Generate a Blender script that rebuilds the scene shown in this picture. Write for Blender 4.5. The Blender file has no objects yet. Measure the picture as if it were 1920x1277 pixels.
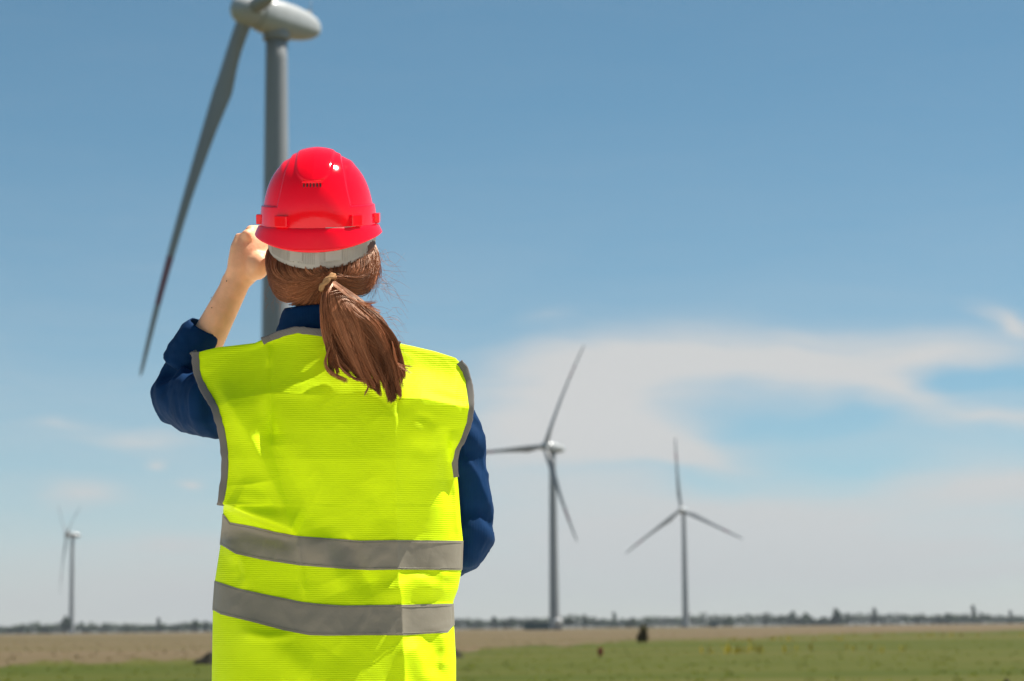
import bpy, bmesh, math, random
import numpy as np
from mathutils import Vector, Matrix

rng = np.random.default_rng(7)
random.seed(7)
SC = bpy.context.scene
COL = SC.collection
R = math.radians

# ------------------------------------------------------------------ camera
F_PX, W_PX, H_PX = 4533.3, 1920.0, 1277.0
CAM_Z = 0.85
PITCH = math.atan((1177.0 - 638.5) / F_PX)
ROLL = R(0.6)
fwd = np.array([0, math.cos(PITCH), math.sin(PITCH)])
r0 = np.array([1.0, 0, 0]); u0 = np.array([0, -math.sin(PITCH), math.cos(PITCH)])
c_right = math.cos(ROLL) * r0 - math.sin(ROLL) * u0
c_up = math.sin(ROLL) * r0 + math.cos(ROLL) * u0
CAM = np.array([0, 0, CAM_Z])

cam_d = bpy.data.cameras.new('camera')
cam_d.lens = 85; cam_d.sensor_width = 36; cam_d.clip_end = 20000; cam_d.clip_start = 0.05
cam_d.dof.use_dof = True; cam_d.dof.focus_distance = 4.33; cam_d.dof.aperture_fstop = 7.6
cam = bpy.data.objects.new('camera', cam_d); COL.objects.link(cam)
cam.matrix_world = Matrix(((c_right[0], c_up[0], -fwd[0], 0), (c_right[1], c_up[1], -fwd[1], 0),
                           (c_right[2], c_up[2], -fwd[2], CAM_Z), (0, 0, 0, 1)))
SC.camera = cam

# ------------------------------------------------------------------ light
SUN_EL, SUN_AZ = R(61), R(74)      # azimuth measured clockwise from +Y (view direction) towards +X
world = bpy.data.worlds.new('World'); SC.world = world; world.use_nodes = True
wn = world.node_tree.nodes; wl = world.node_tree.links
wn.clear()
def N(t, **kw):
    n = wn.new(t)
    for k, v in kw.items(): setattr(n, k, v)
    return n
def wmath(op, a, b=None, clamp=False):
    n = N('ShaderNodeMath', operation=op, use_clamp=clamp)
    for i, s in enumerate((a, b)):
        if s is None: continue
        if isinstance(s, (int, float)): n.inputs[i].default_value = s
        else: wl.new(s, n.inputs[i])
    return n.outputs[0]
sky = N('ShaderNodeTexSky', sky_type='NISHITA', sun_disc=False)
sky.sun_elevation = SUN_EL; sky.sun_rotation = SUN_AZ
sky.altitude = 100; sky.air_density = 0.75; sky.dust_density = 0.1; sky.ozone_density = 4.0
SKY_STRENGTH = 0.05
EXPOSURE = 0.93
tc = N('ShaderNodeTexCoord')
sep = N('ShaderNodeSeparateXYZ'); wl.new(tc.outputs['Generated'], sep.inputs[0])
ay = wmath('MAXIMUM', wmath('ABSOLUTE', sep.outputs[1]), 0.02)
cu = wmath('DIVIDE', sep.outputs[0], ay)
cv = wmath('DIVIDE', sep.outputs[2], ay)
# cloud-plane coordinates (degrees-like units: 1 = 1000 px of a long lens), flattened towards the horizon
comb = N('ShaderNodeCombineXYZ')
wl.new(wmath('MULTIPLY', cu, 4.533), comb.inputs[0]); wl.new(wmath('MULTIPLY', cv, 4.533), comb.inputs[1])
def noise(scale, det, rough, dist, vec, loc=(0, 0, 0), sc=(1, 1, 1), rot=0):
    mp = N('ShaderNodeMapping'); mp.inputs['Location'].default_value = loc; mp.inputs['Scale'].default_value = sc
    mp.inputs['Rotation'].default_value = (0, 0, rot)
    wl.new(vec, mp.inputs[0])
    n = N('ShaderNodeTexNoise'); n.inputs['Scale'].default_value = scale; n.inputs['Detail'].default_value = det
    n.inputs['Roughness'].default_value = rough; n.inputs['Distortion'].default_value = dist
    wl.new(mp.outputs[0], n.inputs['Vector']); return n
warp = noise(2.2, 3, 0.5, 0.0, comb.outputs[0], loc=(3.1, 1.7, 0), sc=(1, 2.2, 1))
wv = N('ShaderNodeVectorMath', operation='SUBTRACT'); wl.new(warp.outputs['Color'], wv.inputs[0]); wv.inputs[1].default_value = (.5, .5, .5)
ws = N('ShaderNodeVectorMath', operation='MULTIPLY'); wl.new(wv.outputs[0], ws.inputs[0]); ws.inputs[1].default_value = (0.42, 0.13, 0)
wa = N('ShaderNodeVectorMath', operation='ADD'); wl.new(comb.outputs[0], wa.inputs[0]); wl.new(ws.outputs[0], wa.inputs[1])
pos = wa.outputs[0]
def blob(x, y, rx, ry, amp, rot=0.0):
    """soft elliptical bank of cirrus centred on direction (x, y) given in the pixels of the 85 mm frame"""
    X = (x - 960) / 1000.0; Y = (1177 - y - 0.0105 * (x - 960)) / 1000.0
    mp = N('ShaderNodeMapping', vector_type='TEXTURE')
    mp.inputs['Location'].default_value = (X, Y, 0); mp.inputs['Rotation'].default_value = (0, 0, rot)
    mp.inputs['Scale'].default_value = (rx / 1000, ry / 1000, 1)
    wl.new(pos, mp.inputs[0])
    g = N('ShaderNodeTexGradient', gradient_type='QUADRATIC_SPHERE'); wl.new(mp.outputs[0], g.inputs[0])
    return wmath('MULTIPLY', g.outputs['Fac'], amp)
BLOBS = [(1300, 690, 620, 120, 1.25, 0.06), (1720, 665, 420, 85, 1.0, 0.10), (1020, 800, 420, 190, 1.25, 0.0),
         (1230, 838, 330, 75, 0.9, -0.05), (1640, 742, 360, 70, 1.0, -0.22), (1900, 790, 360, 40, 0.6, 0.0), (1300, 960, 620, 110, 0.9, 0.0),
         (1850, 900, 420, 90, 0.9, 0.0), (1500, 1030, 1100, 170, 1.0, 0.0), (1840, 575, 160, 34, 0.55, -0.25), (1870, 598, 150, 30, 0.5, -0.3),
         (330, 828, 260, 36, 0.45, -0.02), (150, 800, 150, 26, 0.35, 0.0), (345, 864, 36, 20, 0.55, 0.0), (150, 935, 160, 46, 0.55, 0.1), (420, 900, 60, 24, 0.6, 0.0),
         (330, 1030, 300, 50, 0.45, 0.0), (500, 1120, 900, 120, 0.6, 0.0), (1075, 600, 130, 34, 0.25, 0.0)]
tot = None
for b in BLOBS:
    o = blob(*b); tot = o if tot is None else wmath('ADD', tot, o)
for b in [(1560, 795, 380, 42, 0.55, 0.02), (1840, 715, 260, 44, 0.85, 0.0), (1620, 860, 330, 50, 0.40, -0.04), (1250, 885, 330, 36, 0.4, -0.1)]:
    tot = wmath('SUBTRACT', tot, blob(*b))
# wispy breakup, everywhere in the sky
n1 = noise(2.6, 7, 0.58, 0.6, pos, sc=(0.5, 3.0, 1), rot=0.10)
n2 = noise(7.0, 6, 0.62, 0.5, pos, sc=(0.32, 3.2, 1), rot=-0.08)
br = wmath('ADD', wmath('MULTIPLY', wmath('SUBTRACT', n1.outputs['Fac'], 0.5), 1.5), wmath('MULTIPLY', wmath('SUBTRACT', n2.outputs['Fac'], 0.5), 1.0))
lowband = wmath('MAXIMUM', wmath('SUBTRACT', 0.36, wmath('MULTIPLY', wmath('ABSOLUTE', cv), 1.7)), 0.0)     # cirrus veil thickens towards the horizon
cov = wmath('ADD', wmath('ADD', tot, wmath('MULTIPLY', br, wmath('ADD', wmath('MAXIMUM', wmath('SUBTRACT', 0.32, wmath('MULTIPLY', wmath('ABSOLUTE', cv), 1.25)), 0.07), wmath('MULTIPLY', tot, 0.85)))), wmath('ADD', lowband, wmath('MAXIMUM', wmath('SUBTRACT', 0.30, wmath('MULTIPLY', wmath('ABSOLUTE', cv), 4.5)), 0.0)))
ss = N('ShaderNodeMapRange', interpolation_type='SMOOTHSTEP'); wl.new(cov, ss.inputs[0])
ss.inputs[1].default_value = -0.12; ss.inputs[2].default_value = 1.08; ss.inputs[3].default_value = 0; ss.inputs[4].default_value = 0.95
mixc = N('ShaderNodeMix', data_type='RGBA')
CL = 0.645 / SKY_STRENGTH / 2 ** EXPOSURE
hz = N('ShaderNodeMapRange', interpolation_type='SMOOTHSTEP'); wl.new(wmath('ABSOLUTE', cv), hz.inputs[0]); hz.inputs[1].default_value = -0.01; hz.inputs[2].default_value = 0.095
ccol = N('ShaderNodeMix', data_type='RGBA'); wl.new(hz.outputs[0], ccol.inputs['Factor'])
ccol.inputs['A'].default_value = (CL * 0.79, CL * 0.825, CL * 0.835, 1); ccol.inputs['B'].default_value = (CL * 1.0, CL * 0.995, CL * 0.98, 1)     # thick low air, bright high cirrus
wl.new(ccol.outputs['Result'], mixc.inputs['B'])
hs = N('ShaderNodeHueSaturation'); hs.inputs['Saturation'].default_value = 1.08; hs.inputs['Hue'].default_value = 0.476
wl.new(sky.outputs[0], hs.inputs['Color'])
wl.new(hs.outputs[0], mixc.inputs['A']); wl.new(ss.outputs[0], mixc.inputs['Factor'])
bg = N('ShaderNodeBackground'); bg.inputs['Strength'].default_value = SKY_STRENGTH
wl.new(mixc.outputs['Result'], bg.inputs['Color'])
wo = N('ShaderNodeOutputWorld'); wl.new(bg.outputs[0], wo.inputs['Surface'])

sun_d = bpy.data.lights.new('sun', 'SUN'); sun_d.energy = 5.0; sun_d.angle = R(0.55); sun_d.color = (1.0, 0.955, 0.89)
sun = bpy.data.objects.new('sun', sun_d); COL.objects.link(sun)
sdir = Vector((math.sin(SUN_AZ) * math.cos(SUN_EL), math.cos(SUN_AZ) * math.cos(SUN_EL), math.sin(SUN_EL)))
sun.rotation_euler = sdir.to_track_quat('Z', 'Y').to_euler(); sun.location = (30, 0, 40)

SC.view_settings.view_transform = 'Standard'; SC.view_settings.look = 'None'
SC.view_settings.gamma = 1; SC.view_settings.exposure = EXPOSURE; SC.view_settings.use_curve_mapping = False
SC.cycles.use_denoising = True
SC.cycles.max_bounces = 8; SC.cycles.diffuse_bounces = 4; SC.cycles.glossy_bounces = 4; SC.cycles.transmission_bounces = 6
SC.cycles.volume_bounces = 0; SC.cycles.transparent_max_bounces = 8

# ------------------------------------------------------------------ helpers
def ray(x, y):
    x = np.asarray(x, float); y = np.asarray(y, float)
    return fwd + c_right * ((x - 960)[..., None] / F_PX) + c_up * ((638.5 - y)[..., None] / F_PX)
def P(x, y, Y):
    """world point on the ray of a photo pixel at world depth Y"""
    d = ray(x, y); Y = np.asarray(Y, float)
    return CAM + d * (Y / d[..., 1])[..., None]
def G(x, y):
    d = ray(x, y); t = -CAM_Z / d[..., 2]; return CAM + d * np.asarray(t)[..., None]

ORIG = {}
def tag(o, label=None, cat=None, group=None, kind=None):
    if label: o['label'] = label
    if cat: o['category'] = cat
    if group: o['group'] = group
    if kind: o['kind'] = kind
    return o
def empty(name, loc):
    o = bpy.data.objects.new(name, None); COL.objects.link(o); o.location = loc; o.empty_display_size = 0.1
    ORIG[o] = np.array(loc, float); return o
def mesh_obj(name, verts, faces, mats, parent=None, smooth=True, origin=None, midx=None):
    verts = np.asarray(verts, float).reshape(-1, 3)
    org = ORIG[parent] if parent is not None else (np.zeros(3) if origin is None else np.array(origin, float))
    me = bpy.data.meshes.new(name)
    me.from_pydata((verts - org).tolist(), [], [tuple(int(i) for i in f) for f in faces])
    if not isinstance(mats, (list, tuple)): mats = [mats]
    for m in mats: me.materials.append(m)
    if smooth: me.polygons.foreach_set('use_smooth', [True] * len(me.polygons))
    if midx is not None: me.polygons.foreach_set('material_index', np.asarray(midx, np.int32))
    me.update()
    o = bpy.data.objects.new(name, me); COL.objects.link(o)
    if parent is not None: o.parent = parent
    else: o.location = org
    ORIG[o] = org
    return o
class MB:
    """collects shapes into one mesh"""
    def __init__(s): s.v = []; s.f = []; s.n = 0; s.m = []
    def add(s, v, f, mi=0):
        v = np.asarray(v, float).reshape(-1, 3); s.v.append(v)
        s.f += [tuple(int(i) + s.n for i in q) for q in f]; s.m += [mi] * len(f); s.n += len(v)
    def build(s, name, mats, parent=None, smooth=True, origin=None):
        return mesh_obj(name, np.vstack(s.v), s.f, mats, parent, smooth, origin, s.m)
def grid_faces(nr, nc, wrap=False, off=0):
    f = []
    for i in range(nr - 1):
        for j in range(nc if wrap else nc - 1):
            k = (j + 1) % nc
            f.append((off + i * nc + j, off + i * nc + k, off + (i + 1) * nc + k, off + (i + 1) * nc + j))
    return f
def catmull(pts, n):
    pts = np.asarray(pts, float)
    if len(pts) == 2:
        t = np.linspace(0, 1, n)[:, None]; return pts[0] * (1 - t) + pts[1] * t
    p = np.vstack([2 * pts[0] - pts[1], pts, 2 * pts[-1] - pts[-2]])
    u = np.linspace(0, len(pts) - 1 - 1e-9, n); i = u.astype(int); t = (u - i)[:, None]
    a, b, c, d = p[i], p[i + 1], p[i + 2], p[i + 3]
    return 0.5 * ((2 * b) + (-a + c) * t + (2 * a - 5 * b + 4 * c - d) * t ** 2 + (-a + 3 * b - 3 * c + d) * t ** 3)
def frames(c, ref):
    T = np.gradient(c, axis=0); T /= np.linalg.norm(T, axis=1)[:, None] + 1e-12
    ref = np.asarray(ref, float)
    A = ref - (T @ ref)[:, None] * T if ref.ndim == 1 else ref - (T * ref).sum(1)[:, None] * T
    A /= np.linalg.norm(A, axis=1)[:, None] + 1e-12
    return T, A, np.cross(T, A)
def loft(centers, ra, rb, n_len=40, n_around=32, ref=(0, 1, 0), cap=True, power=2.0):
    """tube through control points; ra = half width along ref, rb = half width across"""
    k = len(centers)
    c = catmull(centers, n_len)
    u = np.linspace(0, k - 1, n_len)
    ra = np.interp(u, range(k), ra); rb = np.interp(u, range(k), rb)
    T, A, B = frames(c, ref)
    th = np.linspace(0, 2 * np.pi, n_around, endpoint=False)
    e = 2.0 / power
    ca = np.sign(np.cos(th)) * np.abs(np.cos(th)) ** e; sa = np.sign(np.sin(th)) * np.abs(np.sin(th)) ** e
    v = c[:, None] + A[:, None] * (ra[:, None] * ca)[..., None] + B[:, None] * (rb[:, None] * sa)[..., None]
    f = grid_faces(n_len, n_around, True)
    v = v.reshape(-1, 3)
    if cap:
        m = len(v); v = np.vstack([v, c[:1], c[-1:]])
        f += [((j + 1) % n_around, j, m) for j in range(n_around)]
        o = (n_len - 1) * n_around
        f += [(o + j, o + (j + 1) % n_around, m + 1) for j in range(n_around)]
    return v, f
def ellipsoid(c, r, nu=32, nv=20):
    th = np.linspace(0, 2 * np.pi, nu, endpoint=False); ph = np.linspace(-np.pi / 2 + .02, np.pi / 2 - .02, nv)
    v = np.array([[np.cos(p) * np.cos(t), np.cos(p) * np.sin(t), np.sin(p)] for p in ph for t in th]) * np.asarray(r) + np.asarray(c)
    f = grid_faces(nv, nu, True)
    f.append(tuple(reversed(range(nu)))); f.append(tuple((nv - 1) * nu + j for j in range(nu)))
    return v, f
def box(c, s, ax=None):
    c = np.asarray(c, float); s = np.asarray(s, float) / 2
    v = np.array([[x, y, z] for x in (-1, 1) for y in (-1, 1) for z in (-1, 1)]) * s
    if ax is not None: v = v @ np.asarray(ax)
    f = [(0, 1, 3, 2), (4, 6, 7, 5), (0, 4, 5, 1), (2, 3, 7, 6), (0, 2, 6, 4), (1, 5, 7, 3)]
    return v + c, f
def bevel(o, w, seg=2):
    m = o.modifiers.new('bevel', 'BEVEL'); m.width = w; m.segments = seg; m.limit_method = 'ANGLE'; return o
def sstep(a, b, x):
    t = np.clip((np.asarray(x, float) - a) / (b - a), 0, 1); return t * t * (3 - 2 * t)
_perm = rng.random((64, 64, 8))
def vnoise(x, y, z=0.0):
    """smooth value noise, -1..1"""
    x, y, z = np.broadcast_arrays(np.asarray(x, float), np.asarray(y, float), np.asarray(z, float))
    xi, yi, zi = np.floor(x).astype(int), np.floor(y).astype(int), np.floor(z).astype(int)
    fx, fy, fz = x - xi, y - yi, z - zi
    fx, fy, fz = [t * t * t * (t * (t * 6 - 15) + 10) for t in (fx, fy, fz)]
    g = lambda a, b, c: _perm[(xi + a) % 64, (yi + b) % 64, (zi + c) % 8]
    l = lambda a, b, t: a + (b - a) * t
    v = l(l(l(g(0, 0, 0), g(1, 0, 0), fx), l(g(0, 1, 0), g(1, 1, 0), fx), fy), l(l(g(0, 0, 1), g(1, 0, 1), fx), l(g(0, 1, 1), g(1, 1, 1), fx), fy), fz)
    return v * 2 - 1
def fbm(x, y, z=0.0, o=3):
    s = 0; a = 1; t = 0
    for i in range(o):
        s = s + a * vnoise(np.asarray(x) * 2 ** i + 17 * i, np.asarray(y) * 2 ** i + 5 * i, np.asarray(z) * 2 ** i); t += a; a *= .5
    return s / t

# ------------------------------------------------------------------ materials
def mat(name, col, rough=0.6, spec=0.5, var=0.0, vscale=8.0, bump=0.0, bscale=80.0, metallic=0.0, coat=0.0, trans=0.0, sheen=0.0, detail=4, vcol2=None, coords='Object'):
    m = bpy.data.materials.new(name); m.use_nodes = True
    nt = m.node_tree; b = nt.nodes['Principled BSDF']
    b.inputs['Base Color'].default_value = (*col, 1); b.inputs['Roughness'].default_value = rough
    b.inputs['Specular IOR Level'].default_value = spec; b.inputs['Metallic'].default_value = metallic
    b.inputs['Coat Weight'].default_value = coat; b.inputs['Coat Roughness'].default_value = 0.05
    b.inputs['Sheen Weight'].default_value = sheen
    t = nt.nodes.new('ShaderNodeTexCoord')
    if var > 0:
        n = nt.nodes.new('ShaderNodeTexNoise'); n.inputs['Scale'].default_value = vscale; n.inputs['Detail'].default_value = detail
        nt.links.new(t.outputs[coords], n.inputs['Vector'])
        mx = nt.nodes.new('ShaderNodeMix'); mx.data_type = 'RGBA'
        c2 = vcol2 if vcol2 else tuple(c * (1 - var) for c in col)
        mx.inputs['A'].default_value = (*c2, 1); mx.inputs['B'].default_value = (*(col if vcol2 else tuple(min(1, c * (1 + var * .6)) for c in col)), 1)
        r = nt.nodes.new('ShaderNodeMapRange'); r.inputs[1].default_value = 0.32; r.inputs[2].default_value = 0.68
        nt.links.new(n.outputs['Fac'], r.inputs[0]); nt.links.new(r.outputs[0], mx.inputs['Factor'])
        nt.links.new(mx.outputs['Result'], b.inputs['Base Color'])
    if bump > 0:
        n = nt.nodes.new('ShaderNodeTexNoise'); n.inputs['Scale'].default_value = bscale; n.inputs['Detail'].default_value = 5
        nt.links.new(t.outputs[coords], n.inputs['Vector'])
        bp = nt.nodes.new('ShaderNodeBump'); bp.inputs['Strength'].default_value = bump; bp.inputs['Distance'].default_value = 0.002
        nt.links.new(n.outputs['Fac'], bp.inputs['Height']); nt.links.new(bp.outputs[0], b.inputs['Normal'])
    if trans > 0:
        out = nt.nodes['Material Output']; tr = nt.nodes.new('ShaderNodeBsdfTranslucent'); ms = nt.nodes.new('ShaderNodeMixShader')
        tr.inputs[0].default_value = (*col, 1); ms.inputs[0].default_value = trans
        nt.links.new(b.outputs[0], ms.inputs[1]); nt.links.new(tr.outputs[0], ms.inputs[2]); nt.links.new(ms.outputs[0], out.inputs['Surface'])
    return m

M_turb = mat('turbine_paint', (0.25, 0.255, 0.255), 0.3, var=0.08, vscale=0.15)
M_nacelle = mat('nacelle_sunlit_paint', (0.42, 0.43, 0.42), 0.22, var=0.06, vscale=0.3)  # turbine paint lightened to stand in for sun glare on nacelle and hub
M_turb_dark = mat('turbine_grey', (0.18, 0.19, 0.19), 0.5)
M_red_band = mat('blade_red', (0.20, 0.06, 0.085), 0.5)
M_leaf = [mat('foliage_a', (0.030, 0.056, 0.014), 0.7, 0.2, var=0.5, vscale=0.5), mat('foliage_b', (0.036, 0.064, 0.016), 0.7, 0.2, var=0.5, vscale=0.5), mat('foliage_c', (0.024, 0.048, 0.016), 0.7, 0.2, var=0.5, vscale=0.5)]
M_bark = mat('bark', (0.09, 0.065, 0.045), 0.9, 0.1, var=0.4, vscale=6, bump=0.6, bscale=20)
# ------------------------------------------------------------------ ground
def ground_mat(name, stops, s1, s2, stretch, DET=0.35):
    m = bpy.data.materials.new(name); m.use_nodes = True; nt = m.node_tree; b = nt.nodes['Principled BSDF']
    b.inputs['Roughness'].default_value = 0.95; b.inputs['Specular IOR Level'].default_value = 0.1
    t = nt.nodes.new('ShaderNodeTexCoord'); mp = nt.nodes.new('ShaderNodeMapping'); mp.inputs['Scale'].default_value = stretch
    nt.links.new(t.outputs['Object'], mp.inputs[0])
    a = nt.nodes.new('ShaderNodeTexNoise'); a.inputs['Scale'].default_value = s1; a.inputs['Detail'].default_value = 6; a.inputs['Roughness'].default_value = 0.6
    c = nt.nodes.new('ShaderNodeTexNoise'); c.inputs['Scale'].default_value = s2; c.inputs['Detail'].default_value = 4
    nt.links.new(mp.outputs[0], a.inputs['Vector']); nt.links.new(t.outputs['Object'], c.inputs['Vector'])
    ad = nt.nodes.new('ShaderNodeMath'); ad.operation = 'MULTIPLY_ADD'; nt.links.new(c.outputs['Fac'], ad.inputs[0]); ad.inputs[1].default_value = DET
    nt.links.new(a.outputs['Fac'], ad.inputs[2])
    rp = nt.nodes.new('ShaderNodeValToRGB'); e = rp.color_ramp.elements
    while len(e) < len(stops): e.new(0.5)
    for i, (p, col) in enumerate(stops): e[i].position = p; e[i].color = (*col, 1)
    mr = nt.nodes.new('ShaderNodeMapRange'); mr.inputs[1].default_value = 0.36 + DET * .4; mr.inputs[2].default_value = 0.64 + DET * .6
    nt.links.new(ad.outputs[0], mr.inputs[0]); nt.links.new(mr.outputs[0], rp.inputs[0]); nt.links.new(rp.outputs[0], b.inputs['Base Color'])
    bp = nt.nodes.new('ShaderNodeBump'); bp.inputs['Strength'].default_value = 0.4; bp.inputs['Distance'].default_value = 0.012
    nt.links.new(c.outputs['Fac'], bp.inputs['Height']); nt.links.new(bp.outputs[0], b.inputs['Normal'])
    return m
M_meadow = ground_mat('meadow', [(0.0, (0.0317, 0.0475, 0.0029)), (0.35, (0.0475, 0.0576, 0.0050)), (0.6, (0.0619, 0.0662, 0.0101)), (0.8, (0.0806, 0.0720, 0.0173)), (1.0, (0.1008, 0.0778, 0.0288))], 0.05, 4.0, (0.30, 1, 1), 0.10)
M_dry = ground_mat('dry_field', [(0.0, (0.052, 0.056, 0.012)), (0.22, (0.078, 0.068, 0.024)), (0.35, (0.0957, 0.0713, 0.0356)), (0.75, (0.1122, 0.0805, 0.0449)), (1.0, (0.1287, 0.0964, 0.0581))], 0.035, 3.0, (0.15, 1, 1), 0.10)
M_bounce = ground_mat('bounce_gravel', [(0.0, (0.42, 0.39, 0.34)), (0.5, (0.52, 0.49, 0.44)), (1.0, (0.62, 0.59, 0.54))], 1.5, 60.0, (1, 1, 1))
GS = 3000.0
gx = np.concatenate([-np.geomspace(GS, 6, 24), np.linspace(-4, 4, 5), np.geomspace(6, GS, 24)])
gv = np.array([[x, y, 0.0] for y in gx for x in gx])
gv[:, 2] = -0.02 + 0.0 * gv[:, 0]
o = mesh_obj('ground', gv, grid_faces(len(gx), len(gx)), M_meadow); tag(o, kind='structure')
# dry strip of field beyond the green meadow: its near edge runs off diagonally
edge_px = [(-700, 1262), (0, 1243), (400, 1236), (870, 1220), (1150, 1204), (1500, 1190), (1920, 1182), (2400, 1178)]
ev = []
ex = np.linspace(-700, 2400, 200)
ey = np.interp(ex, *zip(*edge_px)); ge = G(ex, ey)
ge[:, :2] *= (1 + .22 * fbm(ex / 38, ex * 0 + 3.3, o=4))[:, None]
d = ge[:, :2] / np.linalg.norm(ge[:, :2], axis=1)[:, None]
rings = [np.column_stack([ge[:, :2] + d * k, np.full(len(ge), -0.016)]) for k in (0, 40, 200, 700, 1500, 2450)]
o = mesh_obj('dry_field', np.vstack(rings), grid_faces(len(rings), len(ge)), M_dry); tag(o, kind='structure')
# unseen pale pad added under person and camera to bounce sunlight onto the vest
th = np.linspace(0, 2 * np.pi, 120, endpoint=False)
pr = np.array([[0.0 + (13 + 1.2 * vnoise(t * 2.3, 1.5)) * math.cos(t), 3.0 + (14 + 1.2 * vnoise(t * 2.3, 7.5)) * math.sin(t)] for t in th])
pv = np.vstack([np.column_stack([pr * k + (1 - k) * np.array([0, 3.0]), np.full(120, -0.001 - 0.012 * (k > .97))]) for k in (1.0, 0.95, 0.5)] + [np.array([[0, 3.0, -0.001]])])
pf = grid_faces(3, 120, True) + [(240 + j, 240 + (j + 1) % 120, 360) for j in range(120)]
o = mesh_obj('bounce_pad', pv, pf, M_bounce); tag(o, kind='structure')

# grass tufts
def tufts(name, n, xr, yr, hr, mat_, dens=None, w=0.012, nb=5, lean=.6, label=None):
    y = yr[0] * (yr[1] / yr[0]) ** rng.random(n)
    az = rng.uniform(xr[0], xr[1], n)
    c = np.column_stack([y * np.tan(az), y])
    if dens is not None:
        k = dens(c); c = c[k]; n = len(c)
    m = n * nb
    b = np.repeat(c, nb, 0) + rng.normal(0, .05, (m, 2))
    h = rng.uniform(hr[0], hr[1], m); a = rng.uniform(0, 2 * np.pi, m); ln = rng.uniform(.1, lean, m) * h
    sx, sy = np.cos(a + 1.57) * w, np.sin(a + 1.57) * w
    v = np.zeros((m, 5, 3))
    v[:, 0, 0] = b[:, 0] - sx; v[:, 0, 1] = b[:, 1] - sy; v[:, 1, 0] = b[:, 0] + sx; v[:, 1, 1] = b[:, 1] + sy
    v[:, :2, 2] = -0.02
    v[:, 2, :2] = b + np.column_stack([np.cos(a), np.sin(a)]) * (ln * .35)[:, None] + np.column_stack([sx, sy]) * .7; v[:, 2, 2] = h * .6
    v[:, 3, :2] = b + np.column_stack([np.cos(a), np.sin(a)]) * (ln * .35)[:, None] - np.column_stack([sx, sy]) * .7; v[:, 3, 2] = h * .6
    v[:, 4, :2] = b + np.column_stack([np.cos(a), np.sin(a)]) * ln[:, None]; v[:, 4, 2] = h
    f = []
    for i in range(m): o_ = i * 5; f.append((o_, o_ + 1, o_ + 2, o_ + 3)); f.append((o_ + 3, o_ + 2, o_ + 4))
    o = mesh_obj(name, v.reshape(-1, 3), f, mat_); tag(o, label, kind='stuff', cat='grass'); return o
M_grass = mat('grass_green', (0.16, 0.18, 0.025), 0.7, 0.2, var=0.35, vscale=0.25, trans=.65)
M_grass_dry = mat('grass_dry', (0.25, 0.195, 0.10), 0.8, 0.2, var=0.35, vscale=0.2, trans=.65)
M_flower = mat('yellow_flower', (0.24, 0.19, 0.01), 0.6, trans=.6)
def in_dry(c): return c[:, 1] > np.interp(np.degrees(np.arctan2(c[:, 0], c[:, 1])), np.degrees(np.arctan2(ge[:, 0], ge[:, 1])), ge[:, 1])
tufts('meadow_grass', 1500, (-.26, .26), (34, 190), (.01, .04), M_grass, lambda c: ~in_dry(c), label='green meadow grass spreading behind the person')
tufts('dry_grass', 1200, (-.26, .26), (60, 420), (.02, .07), M_grass_dry, in_dry, w=.03, label='dry straw coloured grass across the far field')
tufts('yellow_wildflowers', 700, (-.05, .25), (75, 200), (.16, .3), M_flower, lambda c: (~in_dry(c)) & (vnoise(c[:, 0] * .12, c[:, 1] * .05) > .25), w=.03, nb=3, label='yellow wildflowers dotted through the green meadow')

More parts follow.
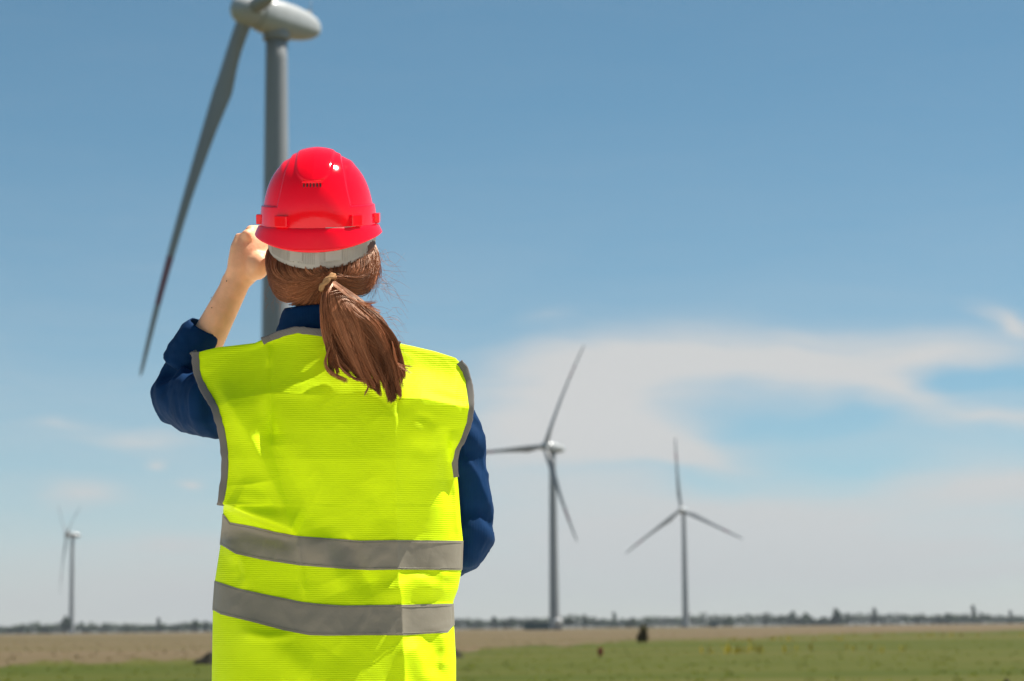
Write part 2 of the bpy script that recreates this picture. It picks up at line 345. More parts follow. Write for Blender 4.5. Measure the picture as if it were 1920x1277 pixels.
# ------------------------------------------------------------------ wind turbines
def turbine(base, hub_h, yaw, rotor, Rr, label, tilt=R(4), band=True, group='wind turbines'):
    """yaw: direction the rotor faces, radians clockwise from +Y; rotor: angle of the first blade, from horizontal-right seen from in front of the rotor's back"""
    base = np.array(base, float)
    t = empty('wind_turbine', base); tag(t, label, 'wind turbine', group)
    ax = np.array([math.sin(yaw) * math.cos(tilt), math.cos(yaw) * math.cos(tilt), math.sin(tilt)])    # towards rotor
    hz = np.cross(ax, [0, 0, 1.0]); hz /= np.linalg.norm(hz)
    if hz[0] < 0: hz = -hz                                                 # rotor plane horizontal, pointing right in the view
    vz = np.cross(hz, ax); vz = vz if vz[2] > 0 else -vz
    top = base + np.array([0, 0, hub_h - 1.9])
    # tower in rolled sections with flanges
    th = np.linspace(0, 2 * np.pi, 48, endpoint=False)
    zz = np.linspace(0, 1, 24)
    rad = 2.05 * (1 - zz) + 1.22 * zz
    v = np.array([[base[0] + r * math.cos(a), base[1] + r * math.sin(a), base[2] - .05 + (hub_h - 1.85) * z] for z, r in zip(zz, rad) for a in th])
    tw = mesh_obj('tower', v, grid_faces(24, 48, True) + [tuple(23 * 48 + j for j in range(48))], M_turb, t)
    for zf in (0.0, 0.33, 0.66):
        r = np.interp(zf, [0, 1], [2.05, 1.22]) + .05
        z0 = base[2] + zf * (hub_h - 1.85)
        ring = np.array([[base[0] + rr * math.cos(a), base[1] + rr * math.sin(a), z] for rr, z in ((r - .06, z0 - .05), (r, z0 - .05), (r, z0 + .14), (r - .06, z0 + .14)) for a in th])
        mesh_obj('flange', ring, grid_faces(4, 48, True), M_turb, tw, smooth=False)
    # door at the foot, facing the camera
    c = base + np.array([0.3, -2.02, 1.9]); v, f = box(c, (0.95, .14, 2.1)); bevel(mesh_obj('door', v, f, M_turb_dark, tw, smooth=False), .03)
    # nacelle: egg-shaped shell
    hubc = base + np.array([0, 0, hub_h]) + ax * 4.0
    nc = [hubc - ax * s for s in (1.15, 1.5, 2.6, 4.1, 5.9, 7.7, 9.0, 9.8, 10.15)]
    ra = [1.45, 1.75, 1.95, 2.0, 1.9, 1.65, 1.3, .8, .15]; rb = [1.5, 1.8, 2.0, 2.05, 1.95, 1.7, 1.3, .75, .15]
    v, f = loft(nc, ra, rb, 40, 40, ref=hz, power=2.5); na = mesh_obj('nacelle', v, f, M_nacelle, t)
    v, f = box(hubc - ax * 8.3 + vz * 1.7, (1.0, .6, .5), np.array([hz, ax, vz])); bevel(mesh_obj('roof_hatch', v, f, M_turb, na, smooth=False), .05)
    q = hubc - ax * 8.7 + vz * 2.3; v, f = loft([q - vz * .8, q + vz * .9], [.05, .04], [.05, .04], 4, 8, ref=hz); mesh_obj('anemometer_mast', v, f, M_turb_dark, na)
    v, f = loft([top - np.array([0, 0, .6]), top + np.array([0, 0, .8])], [1.55, 1.6], [1.55, 1.6], 6, 40, ref=(1, 0, 0)); mesh_obj('yaw_ring', v, f, M_turb, t)
    # spinner
    sc_ = [hubc + ax * s for s in (-1.2, -.6, .3, 1.1, 1.7, 2.05, 2.2)]; rs = [1.55, 1.75, 1.8, 1.55, 1.1, .55, .05]
    v, f = loft(sc_, rs, rs, 30, 40, ref=hz); mesh_obj('hub', v, f, M_nacelle, t)
    for k in range(3):
        an = rotor + k * 2 * math.pi / 3
        sp = hz * math.cos(an) + vz * math.sin(an); ch = -hz * math.sin(an) + vz * math.cos(an)
        ns = 60; s = np.linspace(0, 1, ns)
        r = 1.0 + s * (Rr - 1.0)
        chord = np.interp(s, [0, .03, .08, .2, .3, .5, .75, .93, .985, 1], [1.8, 1.8, 2.0, 2.75, 2.2, 1.55, 1.15, .85, .6, .1])
        thick = np.interp(s, [0, .03, .08, .2, .4, .7, 1], [1.75, 1.75, 1.5, .85, .48, .24, .05])
        tw_ = -np.interp(s, [0, .05, .2, .5, 1], [.0, .1, .30, .16, .06])
        n = 28; a = np.linspace(0, 2 * np.pi, n, endpoint=False)
        round_ = 1 - sstep(.04, .2, s)
        xa = np.cos(a); ya = np.sin(a)
        verts = []
        for i in range(ns):
            x = xa * chord[i] / 2 + (1 - round_[i]) * chord[i] * .18
            tap = round_[i] + (1 - round_[i]) * (1 - .55 * (xa + 1) / 2)
            y = ya * thick[i] / 2 * tap
            cr, srr = math.cos(tw_[i]), math.sin(tw_[i])
            X = x * cr - y * srr; Y = x * srr + y * cr
            cc = hubc + sp * r[i] + ax * (4.2 * s[i] - 3.6 * s[i] ** 2)
            verts.append(cc + np.outer(X, ch) + np.outer(Y, ax))
        v = np.vstack(verts); f = grid_faces(ns, n, True) + [tuple((ns - 1) * n + j for j in range(n))]
        mi = [1 if (band and .66 < s[q_ // n] < .78) else 0 for q_ in range(len(f) - 1)] + [0]
        mesh_obj('blade', v, f, [M_turb, M_red_band], t, midx=mi)
    return t
def at_ground(x, dist):
    hy = 1177 - 0.0105 * (x - 960)
    p = P(x, hy, dist); p[2] = -0.02; return p
TZ = 70.0
turbine(at_ground(517, 269), TZ, R(-90 - 42), R(248.2), 43.6, 'large wind turbine towering close behind the person in the red hard hat')
turbine(at_ground(1040, 935), TZ, R(-90 - 40), R(60), 43.5, 'wind turbine with a white kiosk and teal container at its foot')
turbine(at_ground(1286, 1462), TZ, R(-90 - 63), R(95), 44.5, 'wind turbine standing alone beyond the dry field with one blade pointing straight up')
turbine(at_ground(134, 1735), TZ, R(-90 - 23), R(25), 43.0, 'small distant wind turbine rising beside a tall dark tree')

# ------------------------------------------------------------------ trees
def crown(n, lobes, size):
    v = []; f = []
    for i in range(n):
        c, r = lobes[i % len(lobes)]
        dvec = rng.normal(size=3); dvec /= np.linalg.norm(dvec)
        p = np.array(c) + dvec * np.array(r) * rng.random() ** .45
        a = rng.normal(size=3); a /= np.linalg.norm(a); b = np.cross(a, rng.normal(size=3)); b /= np.linalg.norm(b)
        s = size * rng.uniform(.5, 1.2); k = len(v)
        v += [p - a * s, p - b * s * .5, p + a * s, p + b * s * .5]; f.append((k, k + 1, k + 2, k + 3))
    return np.array(v), f
def tree_lobes(h, w, kind):
    L = []
    if kind == 'poplar':
        for k in range(7): z = h * (.22 + .72 * k / 6); q = w * (.55 + .45 * math.sin(math.pi * (k + 1) / 8)); L.append(((rng.normal(0, w * .1), rng.normal(0, w * .1), z), (q * .6, q * .6, h * .12)))
    elif kind == 'round':
        for k in range(9): a = rng.uniform(0, 6.28); L.append(((math.cos(a) * w * .4, math.sin(a) * w * .4, h * rng.uniform(.34, .66)), (w * .34, w * .34, h * .2)))
        L += [((0, 0, h * .8), (w * .26, w * .26, h * .18)), ((w * .1, 0, h * .68), (w * .4, w * .36, h * .18))]
    else:
        for k in range(8): L.append(((rng.uniform(-w, w) * .6, rng.uniform(-w, w) * .4, h * rng.uniform(.25, .62)), (w * .4, w * .35, h * .24)))
    return L
protos = []
def make_tree(h, w, kind, m, n=900):
    t = empty('tree', (0, 0, 0))
    v, f = loft([(0, 0, -.1), (0.05, 0, h * .25), (-.05, .05, h * .55), (0, 0, h * .85)], [h * .03, h * .024, h * .015, h * .004], [h * .03, h * .024, h * .015, h * .004], 10, 8, ref=(1, 0, 0))
    mb = MB(); mb.add(v, f)
    for k in range(6):
        a = k * 2.4; z0 = h * (.25 + .08 * k); e = np.array([math.cos(a) * w * .5, math.sin(a) * w * .5, z0 + h * .18])
        mb.add(*loft([(0, 0, z0), e * .5 + np.array([0, 0, z0 * .5 + .1]), e], [h * .012, h * .008, h * .003], [h * .012, h * .008, h * .003], 6, 6, ref=(.3, .2, .9)))
    mb.build('trunk', M_bark, t)
    v, f = crown(n, tree_lobes(h, w, kind), h * .075); mesh_obj('crown', v, f, m, t, smooth=False)
    return t
for kind, h, w, m in (('round', 8, 3.0, 0), ('poplar', 9, 1.3, 2), ('bush', 4.5, 3.0, 1), ('round', 7, 2.4, 2), ('poplar', 8, 1.6, 0)):
    protos.append((make_tree(h, w, kind, M_leaf[m]), h, kind))
used = set()
def place_tree(pi, x, top_px, dist, label, group=None):
    root, h, kind = protos[pi]
    hy = 1177 - 0.0105 * (x - 960)
    b = at_ground(x, dist)
    want = (hy - top_px + 3) / F_PX * dist + CAM_Z
    s = want / h
    if pi not in used: o = root; used.add(pi)
    else:
        o = root.copy(); COL.objects.link(o)
        for ch in root.children:
            c = ch.copy(); COL.objects.link(c); c.parent = o
    o.location = b; q_ = s * rng.uniform(1.1, 1.45); o.scale = (q_, q_, s); o.rotation_euler = (0, 0, rng.uniform(0, 6.28))
    for k in ('label', 'category', 'group'):
        if k in o: del o[k]
    tag(o, label, 'tree', group)
    return o
TREES = [(3, 122, 1157, 1690, 'tall dark tree right beside the small distant turbine'),
         (1, 297, 1163, 1700, 'slim dark tree standing alone between the distant turbine and the person'),
         (0, 330, 1172, 1900, 'low round tree just behind the slim dark tree'),
         (0, 366, 1163, 1600, 'bushy tree near the left edge of the yellow vest'),
         (0, 1067, 1158, 1500, 'round dark tree just beside the white kiosk'),
         (4, 1096, 1157, 1650, 'narrow upright tree a little beyond the round tree near the kiosk'),
         (4, 1152, 1153, 1980, 'pale slender far tree midway between the kiosk and the brown bush'),
         (2, 1185, 1160, 1500, 'wide dark thicket of trees beside the dry brown bush'),
         (3, 1568, 1143, 1700, 'dense tall tree clump, the highest of the far line'),
         (1, 1826, 1140, 1900, 'thin mast-like poplar rising above the far line')]
for t_ in TREES: place_tree(*t_)
FAR = [(926, 1158), (953, 1158), (900, 1166), (1000, 1167), (1238, 1172), (1120, 1167), (1365, 1157), (1436, 1160), (1463, 1157), (1487, 1148), (1511, 1150), (1545, 1155), (1590, 1154), (1640, 1145), (1698, 1158), (1720, 1157), (1780, 1147),
       (1840, 1152), (1895, 1149), (1760, 1156), (40, 1175), (85, 1172), (15, 1178), (385, 1168), (160, 1178), (200, 1177), (240, 1179), (-60, 1170), (1990, 1150), (2060, 1147)]
KLAB = {'round': 'one of the small round-headed trees in the far tree line', 'poplar': 'one of the small narrow upright trees in the far tree line', 'bush': 'one of the low spreading bushy trees in the far tree line'}
for i, (x, yt) in enumerate(FAR):
    place_tree([0, 1, 2, 3, 4][i * 7 % 5], x, yt, rng.uniform(1650, 2000), KLAB[protos[[0, 1, 2, 3, 4][i * 7 % 5]][2]], 'small trees along the horizon')
# continuous scrub between the trees
mb_v = []; mb_f = []; k0 = 0
xs = np.linspace(-900, 2900, 420)
lob = []
for x in xs:
    dist = rng.uniform(1750, 2050); b = at_ground(x, dist); h = 7.2 + 3.4 * vnoise(x * .013, 4.4) + rng.uniform(0, 2.4)
    lob.append(((b[0], b[1], h * .45), (3.4, 2.4, h * .52)))
v, f = crown(420 * 150, lob, 1.1); o = mesh_obj('tree_line_scrub', v, f, M_leaf[1], smooth=False); tag(o, 'continuous band of low green scrub along the horizon', 'scrub', kind='stuff')

# ------------------------------------------------------------------ small things in the field
M_white = mat('white_cladding', (0.55, 0.55, 0.54), 0.5, var=.06, vscale=1)
M_teal = mat('teal_steel', (0.012, 0.050, 0.048), 0.5, var=.2, vscale=.6)
M_greyc = mat('concrete_grey', (0.2, 0.2, 0.2), 0.8, var=.15, vscale=1)
b = at_ground(1046, 800)
k = empty('transformer_kiosk', b); tag(k, 'white transformer kiosk with a domed roof on a grey plinth at a turbine foot', 'kiosk')
v, f = box(b + np.array([0, 0, .55]), (2.6, 2.4, 1.15)); bevel(mesh_obj('plinth', v, f, M_greyc, k, smooth=False), .05)
v, f = box(b + np.array([0, 0, 2.0]), (2.9, 2.6, 1.8)); bevel(mesh_obj('cabin', v, f, M_white, k, smooth=False), .1)
v, f = loft([b + np.array([0, -1.45, 2.75]), b + np.array([0, 1.45, 2.75])], [1.15, 1.15], [1.6, 1.6], 6, 24, ref=(0, 0, 1)); mesh_obj('roof', v, f, M_white, k)
v, f = box(b + np.array([-.4, -1.31, 1.95]), (.9, .06, 1.6)); dd = mesh_obj('door', v, f, M_greyc, k, smooth=False)
v, f = box(b + np.array([-.1, -1.36, 1.95]), (.05, .08, .2)); mesh_obj('handle', v, f, M_turb_dark, dd, smooth=False)
v, f = box(b + np.array([.8, -1.31, 2.2]), (.7, .06, .5)); mesh_obj('vent_grille', v, f, M_greyc, k, smooth=False)
def container(x, dist, L_, Hh, name, label):
    b = at_ground(x, dist); k = empty(name, b); tag(k, label, 'container')
    n = int(L_ / .28)
    v = []; 
    for i in range(n + 1):
        px_ = -L_ / 2 + L_ * i / n; py = -1.2 + (.05 if (i // 2) % 2 else 0)
        v += [(px_, py, .15), (px_, py, Hh)]
    v = np.array(v); f = [(2 * i, 2 * i + 2, 2 * i + 3, 2 * i + 1) for i in range(n)]
    mesh_obj('corrugated_side', v + b, f, M_teal, k, smooth=False); mesh_obj('corrugated_side', v * np.array([1, -1, 1]) + b, [q[::-1] for q in f], M_teal, k, smooth=False)
    v, f = box(b + np.array([0, 0, Hh + .02]), (L_, 2.5, .12)); mesh_obj('roof', v, f, M_teal, k, smooth=False)
    v, f = box(b + np.array([0, 0, .12]), (L_, 2.5, .2)); mesh_obj('base_frame', v, f, M_turb_dark, k, smooth=False)
    for s in (-1, 1):
        for q in (-1, 1):
            v, f = box(b + np.array([s * L_ / 2, q * 1.2, Hh / 2 + .1]), (.16, .16, Hh + .1)); mesh_obj('corner_post', v, f, M_teal, k, smooth=False)
    for q in (-1, 1):
        v, f = box(b + np.array([L_ / 2 + .02, q * .57, Hh / 2 + .1]), (.07, 1.1, Hh - .25)); mesh_obj('door', v, f, M_teal, k, smooth=False)
    v, f = box(b + np.array([-L_ / 2 - .01, 0, Hh / 2 + .1]), (.06, 2.3, Hh - .2)); mesh_obj('end_wall', v, f, M_teal, k, smooth=False)
container(1006, 840, 8.5, 2.5, 'shipping_container', 'long teal shipping container standing beside the white kiosk')
container(1338, 1300, 4.2, 2.8, 'storage_hut', 'small teal storage hut near the turbine beyond the dry field')
# brown bush
M_brush = mat('dry_brush', (0.11, 0.088, 0.038), 0.9, .1, var=.4, vscale=5); M_brush2 = mat('dry_brush_top', (0.13, 0.115, 0.045), 0.9, .1, var=.3, vscale=5)
b = G(1209, 1206); b[2] = -.02
k = empty('dry_bush', b); tag(k, 'single brown dry bush at the edge of the dry field', 'bush')
v, f = crown(1100, [((b[0] + rng.normal(0, .12), b[1] + rng.normal(0, .12), .22 + rng.random() * .3), (.17, .17, .22)) for _ in range(8)], .06); mesh_obj('foliage', v, f, M_brush, k, smooth=False)
v, f = crown(350, [((b[0] - .05, b[1], .72), (.24, .2, .2))], .06); mesh_obj('twig_top', v, f, M_brush2, k, smooth=False)
mb = MB()
for i in range(9):
    e = b + np.array([rng.normal(0, .22), rng.normal(0, .22), rng.uniform(.6, 1.05)]); mb.add(*loft([b, (b + e) / 2 + rng.normal(0, .04, 3), e], [.012, .008, .003], [.012, .008, .003], 6, 5, ref=(1, .2, 0)))
mb.build('stem', M_bark, k)
# red survey marker
M_mred = mat('marker_red', (0.30, 0.04, 0.02), 0.6); 
b = G(1125, 1234); b[2] = -.02
k = empty('survey_marker', b); tag(k, 'small red survey marker standing in the green meadow', 'marker')
v, f = box(b + np.array([0, 0, .12]), (.03, .03, .3)); mesh_obj('stake', v, f, M_bark, k, smooth=False)
v, f = box(b + np.array([.01, -.03, .2]), (.14, .02, .2)); bevel(mesh_obj('plate', v, f, M_mred, k, smooth=False), .01)
# dark heaps of soil
M_soil = mat('dark_soil', (0.022, 0.020, 0.014), 0.95, .1, var=.4, vscale=4, bump=.8, bscale=12)
def mound(x, y, w, h, label, dpt=.5):
    b = G(x, y); b[2] = -.02
    nr, na = 16, 40; v = []
    for i in range(nr):
        q = i / (nr - 1)
        for j in range(na):
            a = 2 * np.pi * j / na; rr = (1 - q) * (1 + .18 * vnoise(math.cos(a) * 2 + x, math.sin(a) * 2))
            v.append((b[0] + math.cos(a) * rr * w / 2, b[1] + math.sin(a) * rr * dpt, -.03 + h * (1 - (1 - q) ** 2) * (1 + .25 * vnoise(math.cos(a) * rr * 3 + x, math.sin(a) * rr * 3, 2.2))))
    o = mesh_obj('soil_mound', v, grid_faces(nr, na, True), M_soil, origin=b); tag(o, label, 'mound')
mound(396, 1244, .9, .3, 'low dark soil mound beside the left edge of the vest')
mound(845, 1232, .75, .25, 'low dark soil mound beside the right edge of the vest')
mound(1887, 1284, .14, .1, 'tiny dark clod of soil lying in the meadow', .08)

# ------------------------------------------------------------------ haze
M_haze = bpy.data.materials.new('haze'); M_haze.use_nodes = True; nt = M_haze.node_tree
nt.nodes.remove(nt.nodes['Principled BSDF'])
pvn = nt.nodes.new('ShaderNodeVolumePrincipled'); pvn.inputs['Color'].default_value = (0.72, 0.79, 0.86, 1); pvn.inputs['Density'].default_value = 0.00007; pvn.inputs['Anisotropy'].default_value = 0.2
nt.links.new(pvn.outputs[0], nt.nodes['Material Output'].inputs['Volume'])
v, f = box((0, 0, 59), (6200, 6200, 120)); o = mesh_obj('haze', v, f, M_haze, smooth=False); tag(o, kind='stuff')
o.display_type = 'WIRE'
# ================================================================== person
def remesh(mb, voxel, smooth_it=6, fac=.5):
    """join overlapping shapes into one continuous surface"""
    me = bpy.data.meshes.new('tmp'); me.from_pydata(np.vstack(mb.v).tolist(), [], mb.f); me.update()
    o = bpy.data.objects.new('tmp', me); COL.objects.link(o)
    m = o.modifiers.new('r', 'REMESH'); m.mode = 'VOXEL'; m.voxel_size = voxel; m.use_smooth_shade = True
    s = o.modifiers.new('s', 'SMOOTH'); s.iterations = smooth_it; s.factor = fac
    dg = bpy.context.evaluated_depsgraph_get(); ev = o.evaluated_get(dg)
    out = bpy.data.meshes.new_from_object(ev)
    v = np.zeros(len(out.vertices) * 3); out.vertices.foreach_get('co', v); v = v.reshape(-1, 3)
    n = np.zeros(len(out.vertices) * 3); out.vertices.foreach_get('normal', n); n = n.reshape(-1, 3)
    f = [tuple(p.vertices) for p in out.polygons]
    bpy.data.objects.remove(o); bpy.data.meshes.remove(me); bpy.data.meshes.remove(out)
    return v, n, f

YC = 4.42
PX = 0.00097
FEET = P(640, 1277, YC) * np.array([1, 1, 0]) + np.array([-0.01, 0.0, 0.0])
person = empty('person', FEET)
tag(person, 'person in yellow reflective vest and navy shirt, back turned, one hand raised to the face', 'person')

# ---- materials
def skin_mat():
    m = mat('skin', (0.88, 0.46, 0.255), 0.52, 0.4, var=0.16, vscale=26, bump=0.3, bscale=240)
    b = m.node_tree.nodes['Principled BSDF']; b.inputs['Subsurface Weight'].default_value = 0.25
    b.inputs['Subsurface Radius'].default_value = (0.012, 0.005, 0.003); b.inputs['Subsurface Scale'].default_value = 0.6
    return m
M_skin = skin_mat()
def cloth_mat(name, col, rough, ribs=900.0, bump=.25, trans=0.0, axis='Z', sheen=.0, var=.06, spec=.12):
    m = mat(name, col, rough, spec, var=var, vscale=22, trans=trans, sheen=sheen)
    nt = m.node_tree; b = nt.nodes['Principled BSDF']
    t = [n for n in nt.nodes if n.type == 'TEX_COORD'][0]
    w = nt.nodes.new('ShaderNodeTexWave'); w.bands_direction = axis; w.inputs['Scale'].default_value = ribs / 20; w.inputs['Distortion'].default_value = .6; w.inputs['Detail'].default_value = 1
    nt.links.new(t.outputs['Object'], w.inputs['Vector'])
    n2 = nt.nodes.new('ShaderNodeTexNoise'); n2.inputs['Scale'].default_value = 700; nt.links.new(t.outputs['Object'], n2.inputs['Vector'])
    n3 = nt.nodes.new('ShaderNodeTexNoise'); n3.inputs['Scale'].default_value = 30; n3.inputs['Detail'].default_value = 5; nt.links.new(t.outputs['Object'], n3.inputs['Vector'])
    a = nt.nodes.new('ShaderNodeMath'); a.operation = 'ADD'; nt.links.new(w.outputs['Fac'], a.inputs[0]); nt.links.new(n2.outputs['Fac'], a.inputs[1])
    bp = nt.nodes.new('ShaderNodeBump'); bp.inputs['Strength'].default_value = bump; bp.inputs['Distance'].default_value = .0006
    bp2 = nt.nodes.new('ShaderNodeBump'); bp2.inputs['Strength'].default_value = .5; bp2.inputs['Distance'].default_value = .003
    nt.links.new(n3.outputs['Fac'], bp2.inputs['Height'])
    nt.links.new(a.outputs[0], bp.inputs['Height']); nt.links.new(bp2.outputs[0], bp.inputs['Normal']); nt.links.new(bp.outputs[0], b.inputs['Normal'])
    return m
M_vest = cloth_mat('hi_vis_fabric', (0.72, 0.95, 0.003), 0.62, ribs=1700, bump=.5, trans=.10, var=.03)
M_strip = cloth_mat('reflective_tape', (0.215, 0.19, 0.14), 0.38, ribs=3000, bump=.1, var=.0, spec=.4)
M_bind = cloth_mat('grey_binding', (0.17, 0.155, 0.14), 0.8, ribs=2600, bump=.6, axis='DIAGONAL')
M_navy = cloth_mat('navy_cotton', (0.0010, 0.024, 0.080), 0.8, ribs=2200, bump=.3, sheen=.0, axis='X', var=.15)
M_trouser = cloth_mat('dark_trouser', (0.02, 0.024, 0.035), 0.8, ribs=1800)
M_boot = mat('boot_leather', (0.03, 0.024, 0.02), 0.5, var=.2, vscale=20)

# ---- key joints
neck = P(618, 600, 4.42); headc = P(604, 452, 4.45)
SL = P(432, 735, 4.43); EL = P(333, 745, 4.625); WL = P(446, 525, 4.58)       # raised arm (her left)
SR = P(828, 735, 4.44); ER = P(872, 1014, 4.49); WR = P(735, 1040, 4.70)      # lowered arm (her right)
pel = P(630, 1210, 4.43); hipz = pel[2]
hipL = pel + np.array([-.095, 0, -.06]); hipR = pel + np.array([.095, 0, -.06])
kneeL = np.array([FEET[0] - .115, YC + .01, .47]); kneeR = np.array([FEET[0] + .115, YC + .01, .47])
ankL = np.array([FEET[0] - .125, YC - .01, .085]); ankR = np.array([FEET[0] + .125, YC - .01, .085])

# ---- body: one continuous skin surface
mb = MB()
mb.add(*ellipsoid(headc, (.077, .098, .115)))
jaw = headc + np.array([0, .045, -.07]); mb.add(*ellipsoid(jaw, (.055, .062, .062)))
fc = headc + np.array([0, .098, 0])
mb.add(*ellipsoid(fc + np.array([0, -.004, .032]), (.055, .02, .018)))                 # brow
mb.add(*loft([fc + np.array([0, -.004, .02]), fc + np.array([0, .012, -.008]), fc + np.array([0, .02, -.024]), fc + np.array([0, .002, -.032])], [.008, .009, .013, .009], [.008, .01, .012, .006], 12, 12, ref=(1, 0, 0)))
mb.add(*ellipsoid(fc + np.array([0, -.004, -.058]), (.024, .014, .006))); mb.add(*ellipsoid(fc + np.array([0, -.006, -.067]), (.021, .014, .007)))
mb.add(*ellipsoid(fc + np.array([0, -.016, -.098]), (.022, .018, .018)))               # chin
for s in (-1, 1):
    mb.add(*ellipsoid(fc + np.array([s * .038, -.028, -.03]), (.026, .024, .03)))      # cheeks
    e = headc + np.array([s * .079, .005, -.01]); mb.add(*ellipsoid(e, (.009, .02, .031)))
mb.add(*loft([headc + np.array([0, -.01, -.05]), headc + np.array([0, -.02, -.11]), neck, neck + np.array([0, .0, -.05])], [.058, .052, .052, .075], [.056, .05, .052, .085], 14, 24, ref=(0, 1, 0)))
mb.add(*loft([neck + np.array([0, 0, -.03]), P(628, 700, YC), P(632, 830, YC), P(632, 1000, YC), P(630, 1130, YC), pel, pel + np.array([0, 0, -.09])], [.05, .085, .105, .09, .1, .11, .07], [.07, .15, .15, .125, .15, .165, .13], 40, 36, ref=(0, 1, 0)))
for S, E, W in ((SL, EL, WL), (SR, ER, WR)):
    mb.add(*loft([S + (S - E) * .05, S * .6 + E * .4, E], [.046, .042, .035], [.046, .042, .035], 16, 20, ref=(0, .3, 1)))
    mb.add(*ellipsoid(S + np.array([0, .012, -.01]), (.045, .042, .045))); mb.add(*ellipsoid(E, (.036, .036, .036)))
    mb.add(*loft([E, E * .68 + W * .32, E * .3 + W * .7, W, W + (W - E) * .12], [.034, .036, .030, .0255, .026], [.033, .034, .0265, .021, .021], 24, 24, ref=(.8, .2, 0) if W is WL else (0, 0, 1)))
for h, k, a in ((hipL, kneeL, ankL), (hipR, kneeR, ankR)):
    mb.add(*loft([h + np.array([0, 0, .04]), h * .55 + k * .45, k, k * .65 + a * .35 + np.array([0, -.015, 0]), a], [.09, .075, .055, .055, .035], [.085, .07, .052, .05, .034], 30, 24, ref=(0, 1, 0)))
    mb.add(*loft([a + np.array([0, -.05, -.05]), a + np.array([0, .05, -.04]), a + np.array([0, .15, -.065])], [.03, .032, .015], [.032, .04, .035], 12, 16, ref=(0, 0, 1)))
def finger(pts, r):
    mb.add(*loft(pts, r, r, 4 * len(pts), 14, ref=(.3, .5, .8)))
    for p, q in zip(pts, r): mb.add(*ellipsoid(p, (q, q, q), 12, 8))
# raised hand: back of the hand outwards, fingers curled forward round the helmet peak, thumb along the temple
ha = P(474, 470, 4.57)
hk = [P(463, 440, 4.56), P(470, 433, 4.585), P(482, 433, 4.605), P(494, 440, 4.62)]
mb.add(*loft([WL, P(458, 503, 4.575), P(468, 472, 4.575), P(474, 446, 4.58)], [.027, .035, .039, .034], [.021, .022, .020, .016], 16, 24, ref=(.92, .35, -.1)))
mb.add(*ellipsoid(P(484, 497, 4.565), (.022, .022, .026)))                              # ball of the thumb
mb.add(*ellipsoid(P(478, 510, 4.57), (.024, .018, .016)))
for i, kp in enumerate(hk):
    Ls = (.036, .041, .039, .031)[i]; r = (.0095, .010, .0098, .0088)[i]
    d1 = np.array([.35, .85, .12]); d1 /= np.linalg.norm(d1)
    d2 = np.array([.85, .45, -.25]); d2 /= np.linalg.norm(d2); d3 = np.array([.6, -.5, -.55]); d3 /= np.linalg.norm(d3)
    p1 = kp + d1 * Ls; p2 = p1 + d2 * Ls * .65; p3 = p2 + d3 * Ls * .5
    finger([P(472, 465, 4.575) * .3 + kp * .7, kp, p1, p2, p3], [r * 1.1, r * 1.12, r, r * .92, r * .8])
finger([P(483, 500, 4.57), P(494, 482, 4.575), P(498, 466, 4.595), P(503, 456, 4.615)], [.014, .0115, .0105, .0085])
# the other hand rests in front of the waist
dirn = (WR - ER) / np.linalg.norm(WR - ER); hb = WR + dirn * .075; up_ = np.array([0, 0, 1.0]); out = np.cross(dirn, up_); out /= np.linalg.norm(out)
mb.add(*loft([WR, WR + dirn * .03, hb, hb + dirn * .025], [.026, .034, .038, .034], [.019, .02, .016, .012], 12, 20, ref=(0, 0, 1)))
for i in range(4):
    L = (.04, .044, .042, .033)[i]; p0 = hb + dirn * .015 + up_ * (.028 - .0185 * i); p1 = p0 + dirn * L; p2 = p1 + (dirn * .75 - out * .5) * L * .6; p3 = p2 + (dirn * .3 - out * .8) * L * .5
    finger([p0, p1, p2, p3], [.0095, .009, .0085, .0075])
finger([WR + dirn * .03 + up_ * .02, WR + dirn * .06 + up_ * .045 - out * .01, WR + dirn * .09 + up_ * .055 - out * .02], [.014, .011, .009])
bv, bn, bf = remesh(mb, .0032, 4, .5)
# a few moles and a faint wrist bone keep the skin from being a smooth tube
wb = P(417, 517, 4.58); dd = np.linalg.norm(bv - wb, axis=1); bv += bn * (0.004 * np.exp(-(dd / .012) ** 2))[:, None]
body = mesh_obj('body', bv, bf, M_skin, person)
for s in (-1, 1):
    v, f = ellipsoid(fc + np.array([s * .03, -.008, .008]), (.012, .011, .011)); eye = mesh_obj('eye', v, f, mat('eye_white', (.75, .72, .68), .2), body)
    v, f = ellipsoid(fc + np.array([s * .03, .002, .008]), (.0055, .003, .0055)); mesh_obj('iris', v, f, mat('iris', (.06, .035, .02), .2), body)
v, f = ellipsoid(fc + np.array([0, .007, -.062]), (.021, .005, .009)); mesh_obj('lips', v, f, mat('lips', (.45, .16, .14), .4), body)
MOLE = mat('mole', (.16, .07, .04), .6)
for x, y in ((396, 558), (381, 574), (397, 577), (425, 527)):
    q = P(x, y, 4.4); d_ = (q - CAM) / np.linalg.norm(q - CAM)
    rel = bv - CAM; tt = rel @ d_; perp = np.linalg.norm(rel - tt[:, None] * d_, axis=1)
    near = np.where(perp < .006)[0]
    if len(near): v, f = ellipsoid(CAM + d_ * tt[near].min(), (.0011, .0011, .0011), 10, 6); mesh_obj('mole', v, f, MOLE, body)

